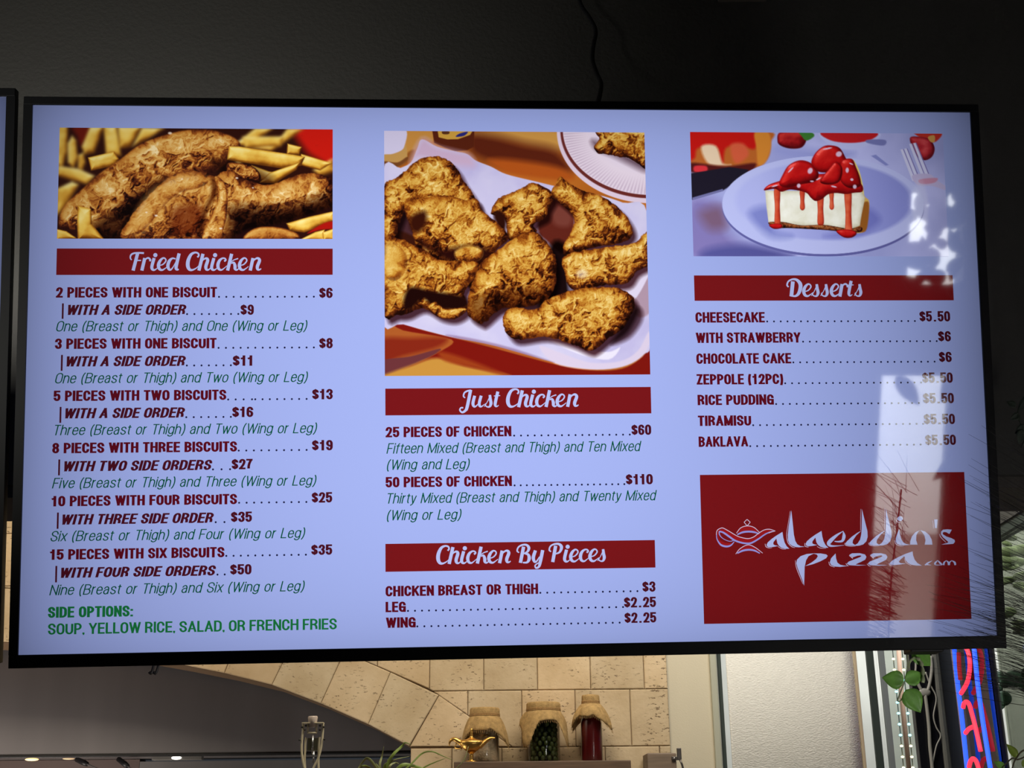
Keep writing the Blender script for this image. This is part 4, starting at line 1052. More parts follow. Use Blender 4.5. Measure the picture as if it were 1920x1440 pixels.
# plate
E1 = p.ell(900, 560, 626, 304); p.put(np.clip(E1*626/5, 0, 1), (96, 96, 160))
E1 = p.ell(900, 545, 626, 304); p.put(np.clip(E1*626/5, 0, 1), (184, 190, 240))
g = np.clip((p.X-500)/1000, 0, 1)[..., None]; inner = RGB(176, 182, 238)*(1-g)+RGB(130, 136, 208)*g
E2 = p.ell(905, 520, 566, 250); p.put(np.clip(E2*566/40, 0, 1), inner)
p.shade(Q('440,600 560,560 600,700 700,740 560,740'), (.72, .74, .86), 60); p.shade(Q('1150,560 1250,640 1100,740 900,740 1000,700'), (.8, .8, .9), 50)
p.put(np.clip(p.ell(1500, 560, 60, 200)*1.0, 0, .35), (220, 222, 250))
# slice
CRM = [(0, (120, 110, 90)), (.35, (206, 200, 176)), (.6, (232, 230, 212)), (.9, (248, 248, 238))]
p.fill(Q('1100,330 1150,480 1182,520 1176,600 1160,690 1130,716 1070,712 1060,660'), (206, 168, 90), 6); p.fill(Q('1120,560 1180,530 1165,690 1120,712 1080,690'), (150, 90, 34), 8)
p.fill(Q('1085,265 1120,320 1145,420 1150,500 1130,470 1110,380'), (228, 206, 110), 6)
p.relief(Q('540,458 800,460 1140,462 1158,500 1135,600 1122,672 1060,697 900,684 700,674 560,664 548,560'), CRM, 9, .12, 40, (-.3, -.3, .9), .12, smooth=False, amb=.18)
p.relief(Q('558,655 650,652 760,672 900,668 1050,690 1130,680 1125,712 1040,712 900,700 700,690 600,688'), [(0, (20, 6, 4)), (.5, (92, 40, 18)), (1, (180, 110, 60))], 10, .9, 18)
SR = [(0, (70, 4, 8)), (.3, (140, 10, 14)), (.55, (186, 18, 20)), (.8, (214, 40, 34)), (1, (236, 90, 80))]
for x, y0_, y1_, w_ in ((614, 450, 672, 36), (769, 460, 580, 30), (880, 470, 672, 40), (950, 460, 576, 28), (1052, 460, 735, 42)):
    p.relief([(x-w_/2, y0_), (x+w_/2, y0_), (x+w_/2-2, (y0_+y1_)/2), (x+w_/2, y1_-14), (x, y1_), (x-w_/2, y1_-14), (x-w_/2+3, (y0_+y1_)/2)], [(0, (140, 30, 20)), (.5, (206, 70, 44)), (1, (236, 130, 90))], 11, .04, 30)
p.relief(Q('562,672 600,662 640,668 636,690 590,694'), SR, 12, .05, 30); p.relief(Q('975,706 1040,696 1090,706 1100,725 1070,746 1020,744'), SR, 13, .05, 30)
p.relief(Q('533,458 560,425 620,402 700,380 820,360 1000,350 1090,380 1140,420 1142,462 1090,470 1040,478 980,472 930,480 890,510 850,522 820,500 790,470 700,452 640,466 600,448'), SR, 14, .12, 60, gloss=.5)
for q, sd in (('628,420 650,360 690,300 760,270 830,290 872,350 850,400 760,420 680,440', 15), ('828,290 850,230 900,185 950,176 1005,192 1040,250 1060,300 960,340 870,340', 16), ('1020,270 1080,260 1105,310 1130,380 1128,430 1060,440 1010,400 1000,330', 17), ('880,400 930,330 980,280 1020,320 1000,400 930,420', 18)):
    p.relief(Q(q), SR, sd, .1, 70, round_=.8, gloss=.35, soft=6, dark=.12 if sd == 18 else 0)
for x, y, a, b, r in ((820, 335, 18, 24, .5), (1000, 230, 24, 20, -.4), (1050, 330, 12, 20, .1), (1078, 388, 12, 10, 0), (748, 428, 14, 16, .3), (965, 432, 22, 6, .2), (1095, 432, 14, 16, .2), (700, 330, 30, 5, -.8), (930, 196, 36, 6, -.2), (870, 385, 20, 5, -.5), (600, 430, 26, 5, -.3), (1075, 290, 16, 5, .4), (830, 400, 14, 6, 0)):
    p.put(np.clip(p.ell(x, y, a, b, r)*2.2, 0, .85), (226, 216, 246))
PIC3 = [(1294.2, 249.3), (1770, 249.3), (1776, 480), (1299.6, 481.6)]
p.show('cheesecake_picture', PIC3, 'picture of a strawberry cheesecake slice on a plate', 1.3)
# ================================================================== OBJECTS
# neighbouring menu screen at the left edge
tv2 = thing('menu_screen', 'second menu screen cut off at the left edge of the view', 'screen', (0, 0, 0))
sh = Matrix.Translation((-(PW+BL_+BR_+.0085), .0085, .012))
tv2.matrix_world = Matrix.Translation(TVC) @ TVM.to_4x4() @ sh
screen_body(tv2)
for t, lab in ((tv, 'a'), (tv2, 'b')):
    m = MB()
    for sx in (-.3, .3):
        m = MB(); m.box2((sx-.03, -.2, -.10), (sx+.03, .22, -.075), .003)
        m.build('mount_plate', M_shell, t, local=True)
# wall arm behind the main screen
for t, xo in ((tv, 0), (tv2, 0)):
    m = MB(); c = t.matrix_world
    p0 = c @ Vector((0, .05, -.075)); q = c.inverted() @ Vector((p0.x, 2.199, p0.z+.12))
    m.tube([(0, .05, -.08), (q.x, q.y, q.z)], .02, 10); m.build('mount_arm', M_shell, t, local=True)

M_cable = mat('black_cable', lin(10, 10, 14), .5)
m = MB()
m.tube(crom([at(1078, -40, 2.14), at(1088, 6, 2.145), at(1106, 34, 2.13), at(1117, 58, 2.12), at(1113, 84, 2.11), at(1111, 112, 2.08), at(1119, 138, 2.04), at(1127, 156, 1.98), at(1125, 176, 1.9), at(1119, 200, 1.82), at(1118, 215, 1.79)], 5), [.0042]*55 if False else .0040, 10)
m.build('power_cable', M_cable, tags=('black power cable dropping down the dark wall to the menu screen', 'cable'))
m = MB(); a = at(1344, -8, 2.2); b = at(1437, 5, 2.2)
m.box2((a.x, 2.18, b.z), (b.x, 2.199, a.z+.05), .003)
m.build('wall_plate', mat('brown_plate', (.05, .042, .034), .6), tags=('small brown plate high on the dark wall', 'plate'))

# ------------------------------------------------------------------ range hood in the arch
YH = 5.62
zb = at(300, 1414, YH).z; xr = at(790, 1414, YH).x
def steel(name, c, r, mt=.75):
    return mat(name, c, r, mt, noise=(3, .12, 3, (1, 1, .12)))
M_hood = steel('dark_steel', (.25, .235, .235), .42)
hd = thing('range_hood', 'dark steel range hood filling the stone arch', 'hood', (-1.4, YH, zb))
MB().box2((-3.1, YH, zb), (xr, YH+.5, 3.0), .004).build('canopy', M_hood, hd)
MB().box2((-3.1, YH-.006, zb-.010), (xr+.004, YH+.008, zb), .002).build('lower_lip', mat('black_lip', lin(14, 14, 15), .5), hd)
YK = 6.0
m = MB(); m.box2((-3.1, YK, .9), (at(262, 1425, YK).x, YK+.1, zb-.002)).build('wall_kitchen', mat('kitchen_brown_wall', (.085, .06, .052), .6), kind='structure')
m = MB(); m.box2((at(262, 1425, YK).x+.002, YK-.002, .9), (xr+.1, YK+.1, zb-.012)).build('steel_backsplash', steel('splash_steel', (.16, .155, .15), .5), tags=('grey steel backsplash below the range hood', 'backsplash'))
M_warm = mat('warm_bulb', (1, .8, .5), emit=((1, .55, .2, 1), 1.6)); M_cool = mat('cool_bulb', (1, 1, .95), emit=((1, .98, .9, 1), 1.5))
ht = at(60, 1422, YH+.12); ht.z = zb-.0105
m = MB(); m.ball(ht, (.030, .012, .0065)).build('hood_lamp', M_warm, tags=('small warm lamp glowing under the left end of the hood', 'lamp'))
m = MB(); h2 = at(129, 1421, YH+.12); h2.z = zb-.009; m.ball(h2, (.028, .012, .004)).build('hood_lamp', mat('weak_bulb', (1, .8, .5), emit=((1, .5, .25, 1), .10)), tags=('faint warm lamp under the hood beside the hanging handles', 'lamp'))
cb = thing('light_bar', 'steel light bar with a white lamp under the middle of the hood', 'lamp', (at(338, 1420, YH+.12).x, YH+.12, zb-.02))
a = at(285, 1415.5, YH+.1); b = at(378, 1421.5, YH+.1)
MB().box2((a.x, YH+.1, zb-.02), (b.x, YH+.14, zb-.002), .002).build('housing', mat('bar_steel', lin(130, 128, 122), .4, .6), cb)
hb = at(331, 1418, YH+.095); hb.z = zb-.011; MB().ball(hb, (.022, .006, .008)).build('bulb', M_cool, cb)
for (x0_, y0_, x1_, y1_, lab) in ((145, 1409, 164, 1433, 'black handled utensil hanging under the hood, left of the pair'), (223, 1409, 240, 1437, 'black handled utensil hanging under the hood, right of the pair')):
    u = thing('kitchen_utensil', lab, 'utensil', at(x0_, y0_, YH+.06), 'utensils hanging under the hood')
    p0 = at(x0_, y0_, YH+.06); p0.z = zb-.015; p1 = at(x1_, y1_, YH+.03); e = p1+(p1-p0)*2.6
    m = MB(); m.tube([p0, p0*.3+p1*.7, p1], [.0105, .012, .009], 10).build('handle', M_cable, u)
    m = MB(); m.tube([p1, e], [.004, .003], 8); m.ball(e, (.03, .012, .035)).build('steel_head', M_hood, u)
m = MB()
for dx, k in ((0, 1), (9, 1.15)):
    a = at(289+dx, 1243, 2.05); b = at(289+dx-5*k, 1262, 2.05); c = at(289+dx-9*k, 1260, 2.05)
    m.tube(crom([at(291+dx, 1225, 2.05), a, b, c], 4), .0022, 8)
m.build('wire_hook', mat('grey_wire', lin(110, 106, 106), .4, .7), tags=('small grey wire hooks peeking out below the screen', 'hook'))
m = MB(); a = at(706, 1210, 2.0)

# ------------------------------------------------------------------ shelf with jars and lamp
M_wood = mat('dark_wood', lin(98, 76, 58), .6, noise=(9, .28, 6, (1, 1, 14)))
M_wood2 = mat('grey_brown_wood', lin(122, 104, 86), .6, noise=(8, .18, 6, (1, 1, 10)))
YF = 4.93
zs = at(1000, 1427, YF).z
xs0, xs1 = at(851, 1430, YF).x, at(1183, 1430, YF).x
sh_ = MB().box2((xs0, YF, zs-.06), (xs1, YS-.003, zs), .003)
sh_.build('wall_shelf', M_wood, tags=('dark wooden shelf on the stone wall under the jars', 'shelf'))
bx = thing('wooden_box', 'grey brown wooden box at the corner right of the shelf', 'box', at(1245, 1430, 5.05))
a = at(1213, 1412, 5.02); b = at(1270, 1460, 5.02)
MB().box2((a.x, 5.02, b.z-.08), (b.x, 5.19, a.z), .004).build('body', M_wood2, bx)
q0 = at(1271, 1404, 5.015); q1 = at(1279, 1402, 5.015); q2 = at(1274, 1424, 5.015)
m = MB(); m.box2((at(1270, 1405, 5).x, 5.01, at(1270, 1424, 5.0).z), (at(1278, 1405, 5).x, 5.03, at(1270, 1402, 5.0).z), .002)
m.box2((at(1260, 1419, 5).x, 5.012, at(1270, 1425, 5.0).z), (at(1276, 1405, 5).x, 5.019, at(1270, 1418, 5.0).z), .001)
m.tube([at(1275, 1424, 5.01), at(1279, 1434, 5.01), at(1283, 1450, 5.01)], .004, 8)
m.build('metal_latch', mat('dull_steel', lin(96, 90, 84), .35, .8), bx)
MB().ball(at(1264.3, 1421.6, 5.01), .004).build('screw', mat('bright_screw', lin(220, 218, 210), .2, .9), bx)

M_burlap = mat('burlap', lin(178, 146, 96), .95, spec=.1, noise=(70, .22, 3), bump=(420, .5))
M_twine = mat('twine', lin(168, 132, 82), .9, noise=(200, .25))
M_jar = glass('jar_glass', (.97, .98, .96, 1), .8)
YJ = 5.085
mpx = (at(1001, 1400, YJ)-at(1000, 1400, YJ)).x
ztop = lambda py: at(1000, py, YJ).z
def burlap_jar(name, label, cx, rn, rb, ytop, shoulder, seed, hem=(24, 44), corner=2.0, flare=1.45, bottle=False):
    c = at(cx, 1427, YJ); base = Vector((c.x, YJ, zs+.0005)); t = thing(name, label, 'jar' if not bottle else 'bottle', base)
    h = ztop(ytop)-zs; R_ = rb*mpx; r = rn*mpx
    if bottle: prof = [(0, 0), (R_*.96, 0), (R_, .006), (R_, h-.105), (R_*.95, h-.085), (r*1.05, h-.05), (r, h-.03), (r, h)]
    else: prof = [(0, 0), (R_*.95, 0), (R_, .008), (R_, h-.045), (R_*.97, h-.035), (r*.96, h-.025), (r*.96, h)]
    MB().lathe(prof, base, 36).build('glass_body', M_jar, t)
    rc = r*1.06; zt = base.z+h+.002
    rnd = random.Random(seed)
    m = MB(); m.lathe([(0, .003), (rc*.6, .004), (rc*.97, .002), (rc*1.03, -.004), (rc*1.03, -.02), (rc*1.0, -.026), (rc*1.0, -.030)], (base.x, base.y, zt), 40)
    m.build('cloth_cover', M_burlap, t)
    m = MB()
    for k in range(3): m.lathe([(rc*1.03+.0017*math.cos(a), .0017*math.sin(a)) for a in [2*math.pi*i/8 for i in range(9)]], (base.x, base.y, zt-.0215-.0034*k), 40)
    m.build('twine_band', M_twine, t)
    n = 9; ph = rnd.uniform(0, 1.5); z0 = zt-.031
    def fn(q, z, a, i):
        k = i/(n-1)
        fold = .5+.5*math.cos(corner*a+ph); wob = .10*math.sin(7*a+seed)+.06*math.sin(13*a+2*seed)
        L = (hem[0]+(hem[1]-hem[0])*fold**2)*mpx*(1+wob*.6)
        rr = rc+(R_*flare-rc)*(1-(1-k)**1.8)*(.80+.30*fold+wob)
        rr = max(rr, rc+(R_*1.06-rc)*min(1, k*2.2)) if rb >= rn else rr
        return rr, -L*k**1.15
    m = MB(); m.lathe([(rc, 0)]*n, (base.x, base.y, z0), 72, fn=fn); o = m.build('cloth_skirt', M_burlap, t)
    sm = o.modifiers.new('thickness', 'SOLIDIFY'); sm.thickness = .0018
    # frayed threads along the hem
    m = MB()
    for k in range(72):
        a = 2*math.pi*k/72; rr, z = fn(rc, 0, a, n-1)
        p = Vector((base.x+rr*math.cos(a), base.y+rr*math.sin(a), z0+z)); m.tube([p, p+Vector((math.cos(a)*.004, math.sin(a)*.004, -.008-rnd.random()*.004))], .0006, 5)
    m.build('frayed_hem', M_twine, t)
    return t, base, R_, h

j1, b1_, r1_, h1_ = burlap_jar('storage_jar', 'glass jar of pale pickles under a burlap cover behind the brass lamp', 909, 26, 27, 1329, 1350, 1, (26, 54), 2.0, 1.55)
j2, b2_, r2_, h2_ = burlap_jar('storage_jar', 'glass jar of green olives under a burlap cover', 1020.5, 29.5, 30, 1320, 1340, 5, (18, 66), 3.0, 1.5)
j3, b3_, r3_, h3_ = burlap_jar('sauce_bottle', 'tall bottle of red sauce with a burlap cap', 1110.5, 15.5, 20, 1307, 1340, 9, (24, 46), 2.0, 1.75, True)
m = MB(); m.lathe([(0, .004), (r1_*.9, .004), (r1_*.93, .01), (r1_*.93, h1_*.76), (0, h1_*.78)], b1_, 24)
m.build('pickle_filling', mat('pale_pickle', lin(206, 184, 152), .6, noise=(34, .4, 4), bump=(60, .6)), tags=('pale pickled filling inside the jar behind the brass lamp', 'pickles'), kind='stuff')
m = MB(); m.lathe([(0, .004), (r3_*.92, .004), (r3_*.95, .01), (r3_*.95, h3_-.10), (r3_*.6, h3_-.062), (0, h3_-.060)], b3_, 28)
m.build('red_sauce', mat('red_sauce', lin(122, 22, 24), .35), tags=('red sauce filling the tall bottle', 'sauce'), kind='stuff')
m = MB(); m.lathe([(0, .003), (r2_*.93, .003), (r2_*.95, .008), (r2_*.95, h2_-.05), (0, h2_-.048)], b2_, 28)
rnd = random.Random(3)
M_olive = mat('olive_skin', lin(84, 96, 44), .35, noise=(30, .3))
ol0 = None; cnt = 0
for lev in range(8):
    for k in range(11):
        a = 2*math.pi*(k+.5*(lev % 2))/11+rnd.uniform(-.08, .08)
        rr = r2_*.74
        p = Vector((b2_.x+rr*math.cos(a), b2_.y+rr*math.sin(a), b2_.z+.014+lev*.0178+rnd.uniform(-.002, .002)))
        if p.y > b2_.y+.022: continue
        if ol0 is None:
            ol0 = MB().ball(p, (.0086, .0086, .0106), n=12, m=8).build('green_olive', M_olive, tags=('green olive pressed against the glass of the olive jar', 'olive', 'olives in the jar')); o = ol0
            dz = p.z-ol0.location.z
        else:
            o = ol0.copy(); C.objects.link(o)
        o.location = p-Vector((0, 0, dz)); cnt += 1
MB().lathe([(0, .004), (r2_*.5, .004), (r2_*.55, .01), (r2_*.55, h2_-.055), (0, h2_-.05)], b2_, 20).build('olive_brine', mat('dark_brine', lin(34, 42, 22), .4), tags=('dark olive brine in the middle of the olive jar', 'brine'), kind='stuff')

# brass oil lamp
M_brass = mat('brass', (.85, .50, .13), .34, 1.0, bump=(90, .15))
YL = 4.968
lc = at(884, 1427, YL); lp_ = Vector((lc.x, YL, zs+.0005)); u = (at(1001, 1400, YL)-at(1000, 1400, YL)).x
lamp = thing('oil_lamp', 'golden brass oil lamp with curled handle on the shelf', 'lamp', lp_)
zz = lambda py: (1427-py)*u
m = MB(); m.lathe([(0, 0), (11*u, 0), (12*u, .6*u), (9*u, 2*u), (4.2*u, 3*u), (3.6*u, 4*u), (4.6*u, 6*u), (3.4*u, 8*u), (4.4*u, 10.5*u), (3.2*u, 13*u), (5*u, 16*u), (9*u, 18*u)], lp_, 28).build('pedestal', M_brass, lamp)
m = MB(); m.lathe([(0, zz(1410)), (6*u, zz(1409.5)), (15*u, zz(1404)), (22*u, zz(1396)), (24*u, zz(1391)), (20*u, zz(1388)), (11*u, zz(1386)), (0, zz(1385))], lp_, 36, 1.0, .62).build('body', M_brass, lamp)
PX = lambda x, y, dy=0: Vector((lp_.x+(x-884)*u, lp_.y+dy, lp_.z+zz(y)))
m = MB(); m.tube(crom([PX(898, 1399), PX(906, 1393), PX(914, 1387), PX(921, 1384), PX(928.5, 1384.5)], 5), [9*u-.35*i*u for i in range(21)] and [max(2.4*u, 8.5*u-i*.33*u) for i in range(21)], 14, squash=.7).build('spout', M_brass, lamp)
m = MB(); m.tube(crom([PX(872, 1396), PX(862, 1391), PX(853, 1386), PX(846, 1387), PX(842.5, 1393), PX(843, 1398)], 5), [max(1.1*u, 6.5*u-i*.24*u) for i in range(26)], 10).build('handle', M_brass, lamp)
m = MB(); m.tube(crom([PX(855, 1388), PX(855.5, 1394), PX(853, 1401), PX(860, 1403), PX(866, 1401)], 5), 1.2*u, 8).build('handle_curl', M_brass, lamp)
m = MB(); m.lathe([(11*u, zz(1387)), (8*u, zz(1385)), (4*u, zz(1383)), (2.6*u, zz(1380)), (3.6*u, zz(1378)), (2.2*u, zz(1375.5)), (3.2*u, zz(1373)), (2.0*u, zz(1370.5)), (2.6*u, zz(1368.5)), (1.5*u, zz(1366.5)), (0, zz(1365.5))], lp_, 24).build('lid', M_brass, lamp)

# ------------------------------------------------------------------ cream articulated arm in front of the hood
YC = 4.4
k_ = lambda x, y, dy=0: at(520+x/12, 1320+y/12, YC)+Vector((0, dy, 0))
sc = (at(521, 1400, YC)-at(520, 1400, YC)).x/12
M_cream = mat('cream_enamel', lin(206, 196, 164), .4); M_rod = mat('steel_rod', lin(180, 182, 184), .25, .9); M_clip = mat('clear_plastic', lin(206, 190, 176), .25, noise=(40, .12))
ar = thing('articulated_arm', 'cream articulated arm with bowed rods standing before the hood', 'arm', k_(790, 1440))
m = MB(); m.tube([k_(800, 275), k_(800, 300), k_(795, 520)], [100*sc, 112*sc, 82*sc], 16).build('cap', M_clip, ar)
m = MB()
for q in ([(690, 430), (690, 650)], [(880, 430), (880, 650)], [(670, 650), (890, 650)]): m.tube([k_(*q[0]), k_(*q[1])], 22*sc, 8)
m.box2(k_(560, 445, -.012), k_(1050, 415, .012), .001); m.build('yoke', M_cream, ar)
for pts in ([(580, 420), (575, 600), (555, 800), (545, 1000), (560, 1200), (610, 1440), (690, 1640)], [(1030, 420), (1025, 600), (1010, 800), (980, 1000), (920, 1220), (810, 1440), (730, 1640)]):
    m = MB(); m.tube(crom([k_(*q) for q in pts], 4), 25*sc, 10).build('outer_rod', M_cream, ar)
for pts in ([(640, 750), (620, 900), (615, 1050), (605, 1250), (620, 1500)], [(935, 740), (925, 900), (920, 1100), (915, 1300), (920, 1500)]):
    m = MB(); m.tube(crom([k_(*q, .01) for q in pts], 4), 24*sc, 10).build('inner_rod', M_cream, ar)
m = MB(); m.tube([k_(800, 700), k_(790, 1120)], 18*sc, 8); m.tube([k_(830, 1060, -.01), k_(815, 1330, -.01)], 24*sc, 8); m.build('centre_rod', M_rod, ar)
m = MB(); m.box2(k_(660, 760, .02), k_(900, 1040, .03)); m.build('dark_plate', mat('olive_plate', lin(78, 76, 58), .5), ar)
m = MB()
for q in ((620, 580), (965, 490), (965, 580), (650, 490), (505, 810), (1060, 800), (560, 520), (1050, 520)): m.ball(k_(*q, -.006), 26*sc, n=8, m=6)
m.build('pivot_screws', mat('black_screw', lin(30, 28, 22), .5), ar)

# ------------------------------------------------------------------ spider plant in front of the kitchen
M_blade = mat('green_blade', lin(126, 148, 66), .45, noise=(14, .25)); M_blade2 = mat('pale_blade', lin(152, 160, 104), .45, noise=(14, .2))
YP = 4.3
kp = lambda x, y, dy=0: at(660+x/9.6, 1320+y/9.6, YP)+Vector((0, dy, 0))
pl_ = thing('spider_plant', 'green spider plant with arching blades at the foot of the stone arch', 'plant', kp(600, 1300))
def blade(pts, wd, mt, parent):
    q = [Vector(v) for v in crom([tuple(p) for p in pts], 6)]; n = len(q); vs = []; fs = []
    for i, p in enumerate(q):
        t = (q[min(i+1, n-1)]-q[max(i-1, 0)]).normalized(); sd = t.cross(Vector((0, 1, 0)))
        sd = sd.normalized() if sd.length > .05 else Vector((1, 0, 0))
        w_ = wd*(min(1, .55+i/n*2))*(1-(i/(n-1))**2.2)+.0006
        sd = (sd+Vector((0, .35, 0))).normalized()
        vs += [p-sd*w_, p+Vector((0, w_*.5, 0)), p+sd*w_]
    for i in range(n-1):
        for k in range(2): fs.append([i*3+k, i*3+k+1, i*3+k+4, i*3+k+3])
    m = MB(); m.add(vs, fs, True); o = m.build('leaf', mt, parent)
    s = o.modifiers.new('thickness', 'SOLIDIFY'); s.thickness = .0008
    return o
for pts, wd, mt in (([(600, 1300), (660, 1050), (760, 900), (900, 760), (960, 700), (1080, 740)], .0052, 0), ([(540, 1300), (510, 1100), (540, 950), (580, 770)], .004, 1), ([(520, 1300), (420, 1120), (320, 1000), (240, 995), (120, 1150), (60, 1300)], .0045, 1),
                    ([(640, 1300), (700, 1060), (800, 1000), (1040, 945)], .0022, 1), ([(700, 1300), (900, 1110), (1080, 1110), (1300, 1180), (1400, 1280)], .006, 0), ([(620, 1300), (660, 1160), (640, 1000)], .0048, 0),
                    ([(650, 1340), (1000, 1150), (1250, 900), (1440, 860), (1620, 930), (1800, 1010)], .0026, 0), ([(700, 1340), (1100, 1240), (1400, 1090), (1690, 980)], .0026, 0), ([(560, 1300), (500, 1180), (440, 1090), (400, 1105)], .004, 1),
                    ([(480, 1300), (300, 1140), (190, 1130), (150, 1220)], .004, 0), ([(640, 1300), (690, 1120), (780, 1060), (860, 1080)], .0035, 1), ([(590, 1310), (600, 1130), (640, 1050)], .008, 0),
                    ([(1400, 1500), (1700, 1300), (2000, 1040), (2100, 760)], .0014, 1)):
    blade([kp(x, y, -.02*random.random()) for x, y in pts], wd, (M_blade, M_blade2)[mt], pl_)
m = MB(); b_ = kp(600, 1300); m.lathe([(0, -.16), (.06, -.16), (.085, 0), (.08, .004), (.07, -.01), (0, -.012)], b_-Vector((0, 0, .01)), 24); m.build('pot', mat('terracotta', lin(150, 84, 58), .8), pl_)

# ------------------------------------------------------------------ roller blind in the right hand window
YV = 5.185
M_blind = mat('cream_blind', lin(226, 223, 212), .85, spec=.15, noise=(60, .03, 3), bump=(110, .4, (1, 1, 2.0)))
xa = at(1366, 1320, YV).x; xz = at(1617, 1320, YV).x
n = 60; m = MB(); vs = []; fs = []
for i in range(n+1):
    s = i/n; x = xa+(xz-xa)*s
    y = YV-.012*math.sin(s*2.2)+(.06*max(0, (s-.86)/.14)**2)
    for z in (zt0+.06, zt1-.02): vs += [(x, y, z), (x, y+.003, z)]
for i in range(n):
    a = i*4; b = a+4; fs += [[a, b, b+2, a+2], [a+1, a+3, b+3, b+1], [a, a+1, b+1, b], [a+2, b+2, b+3, a+3]]
fs += [[0, 2, 3, 1], [n*4, n*4+1, n*4+3, n*4+2]]
m.add(vs, fs, True)
bl_ = thing('window_blind', 'cream textured blind drawn down inside the window right of the stone wall', 'blind', ((xa+xz)/2, YV, zt0))
m.build('fabric', M_blind, bl_)
MB().tube([(xa, YV+.005, zt1-.015), (xz, YV+.005, zt1-.015)], .02, 12).build('roller', M_greyframe, bl_)
MB().box2((xb(1607), YB-.01, zt0+.05), (xb(1613), YB+.02, zt1-.05), .003).build('side_channel', mat('tan_channel', lin(190, 172, 140), .6), bl_)

# light string with its modelled reflection, copper pole and black panel at the tinted pane
YN = 5.40
def beads(name, x, lab, glow):
    st = thing(name, lab, 'string lights', at(x, 1330, YN), 'light strings in the window')
    MB().tube([at(x, 1180, YN), at(x+27, 1470, YN)], .002, 6).build('wire', M_greyframe, st)
    for i in range(11):
        py = 1235.5+20.4*i; px = x+(py-1180)*27/290
        mt = glow[0] if i in (0, 1, 8, 9, 10) else glow[1]
        MB().ball(at(px, py, YN-.006), (.0066, .004, .0045), n=10, m=6).build('bulb', mt, st)
G1 = (mat('led_warm', (1, .9, .6), emit=((1, .85, .45, 1), 6)), mat('led_cyan', (.6, .9, 1), emit=((.25, .85, 1, 1), 6)))
beads('string_light', 1670, 'left string of small warm and cyan lights behind the tinted window pane', G1)
beads('string_light', 1687.5, 'reflection of the light string, modelled as a second string behind the tinted window pane', G1)  # mirror image of the first string, built as glowing beads
MB().tube([at(1682.5, 1180, 6.6), at(1690, 1300, 6.6), at(1708, 1480, 6.6)], .0118, 12).build('copper_pole', mat('copper_paint', (.85, .55, .44), .6), tags=('salmon coloured pole behind the light strings in the window', 'pole'))

YQ = 4.85
q = lambda x, y, dy=0: at(1600+x/6, 1200+y/6, YQ)+Vector((0, dy, 0))
bp = thing('sign_driver_panel', 'black upright panel with grey cords left of the neon sign', 'panel', q(860, 1440))
m = MB(); x0_, x1_ = at(1714, 1320, YQ+.01).x, at(1758, 1320, YQ+.01).x
m.box2((x0_, YQ+.01, .9), (x1_, YQ+.05, 2.9), .003).build('board', mat('black_gloss_board', lin(16, 16, 22), .25), bp)
MB().box2((x1_-.001, YQ+.0, .9), (x1_+.012, YQ+.05, 2.9), .002).build('edge_strip', mat('grey_strip', lin(112, 112, 106), .5), bp)
M_cord = mat('grey_cord', lin(150, 148, 140), .5)
for pts, r in (([(870, 180), (880, 330), (850, 520), (800, 610), (740, 520), (700, 420)], .0060), ([(805, 600), (830, 800), (850, 1000), (860, 1200), (880, 1380), (890, 1500)], .0066), ([(810, 360), (860, 500), (930, 650), (900, 850), (930, 980), (980, 1080), (930, 1200), (880, 1450)], .0028), ([(700, 230), (700, 330), (680, 420)], .004)):
    m = MB(); m.tube(crom([q(x, y, -.002) for x, y in pts], 5), r, 8).build('cord', M_cord, bp)
m = MB(); m.ball(q(800, 590, -.004), (.022, .006, .015)).build('cord_joint', M_cord, bp)

# ------------------------------------------------------------------ neon sign on the side window
XN = 1.74
nn_ = lambda x, y: atx(1600+x/6, 1200+y/6, XN)
sg = thing('neon_sign', 'neon window sign with red letters and bright blue border tubes', 'sign', nn_(1300, 1440))
M_nred = mat('neon_red', (.8, .1, .1), emit=((1.0, .035, .075, 1), 1.3)); M_nblue = mat('neon_blue', (.1, .1, .8), emit=((.01, .10, 1.0, 1), 1.6))
M_nred2 = mat('neon_red_dim', (.4, .05, .05), emit=((.4, .02, .03, 1), .5))
for pts in ([(1135, 100), (1175, 500), (1225, 900), (1285, 1500)], [(1355, 60), (1400, 500), (1455, 900), (1550, 1500)]):
    MB().tube(crom([nn_(*p) for p in pts], 6), .0085, 10).build('border_tube', M_nblue, sg)
for pts, mt in (([(1200, 30), (1270, 90), (1305, 200), (1308, 340), (1280, 480), (1212, 600)], M_nred), ([(1235, 760), (1245, 715), (1275, 695), (1305, 730), (1340, 850), (1385, 1030), (1432, 1250)], M_nred), ([(1262, 1045), (1300, 1000), (1352, 975)], M_nred),
                ([(1300, 1430), (1320, 1360), (1350, 1335), (1385, 1370), (1420, 1480)], M_nred), ([(1185, 140), (1190, 300), (1205, 450)], M_nred2)):
    MB().tube(crom([nn_(*p) for p in pts], 6), .0085, 10).build('letter_tube', mt, sg)
yn0, yn1 = atx(1872, 1330, XN+.035).y, atx(1800, 1330, XN+.02).y
zn0, zn1 = 1.2, 2.6
M_mirr = glass('sign_pane', (.8, .8, .8, 1), 1.3)
MB().box2((XN+.0235, yn0, zn0), (XN+.0275, yn1, zn1)).build('glass_sheet', M_mirr, sg)
MB().box2((XN+.05, yn0+.02, zn0), (XN+.056, yn1, zn1)).build('backing_panel', mat('slate_backing', lin(78, 80, 84), .6, noise=(5, .2)), sg)
for z in (1.45, 2.45): MB().box2((XN-.006, yn0, z-.006), (XN+.024, yn1, z+.006)).build('tube_rail', M_slate, sg)

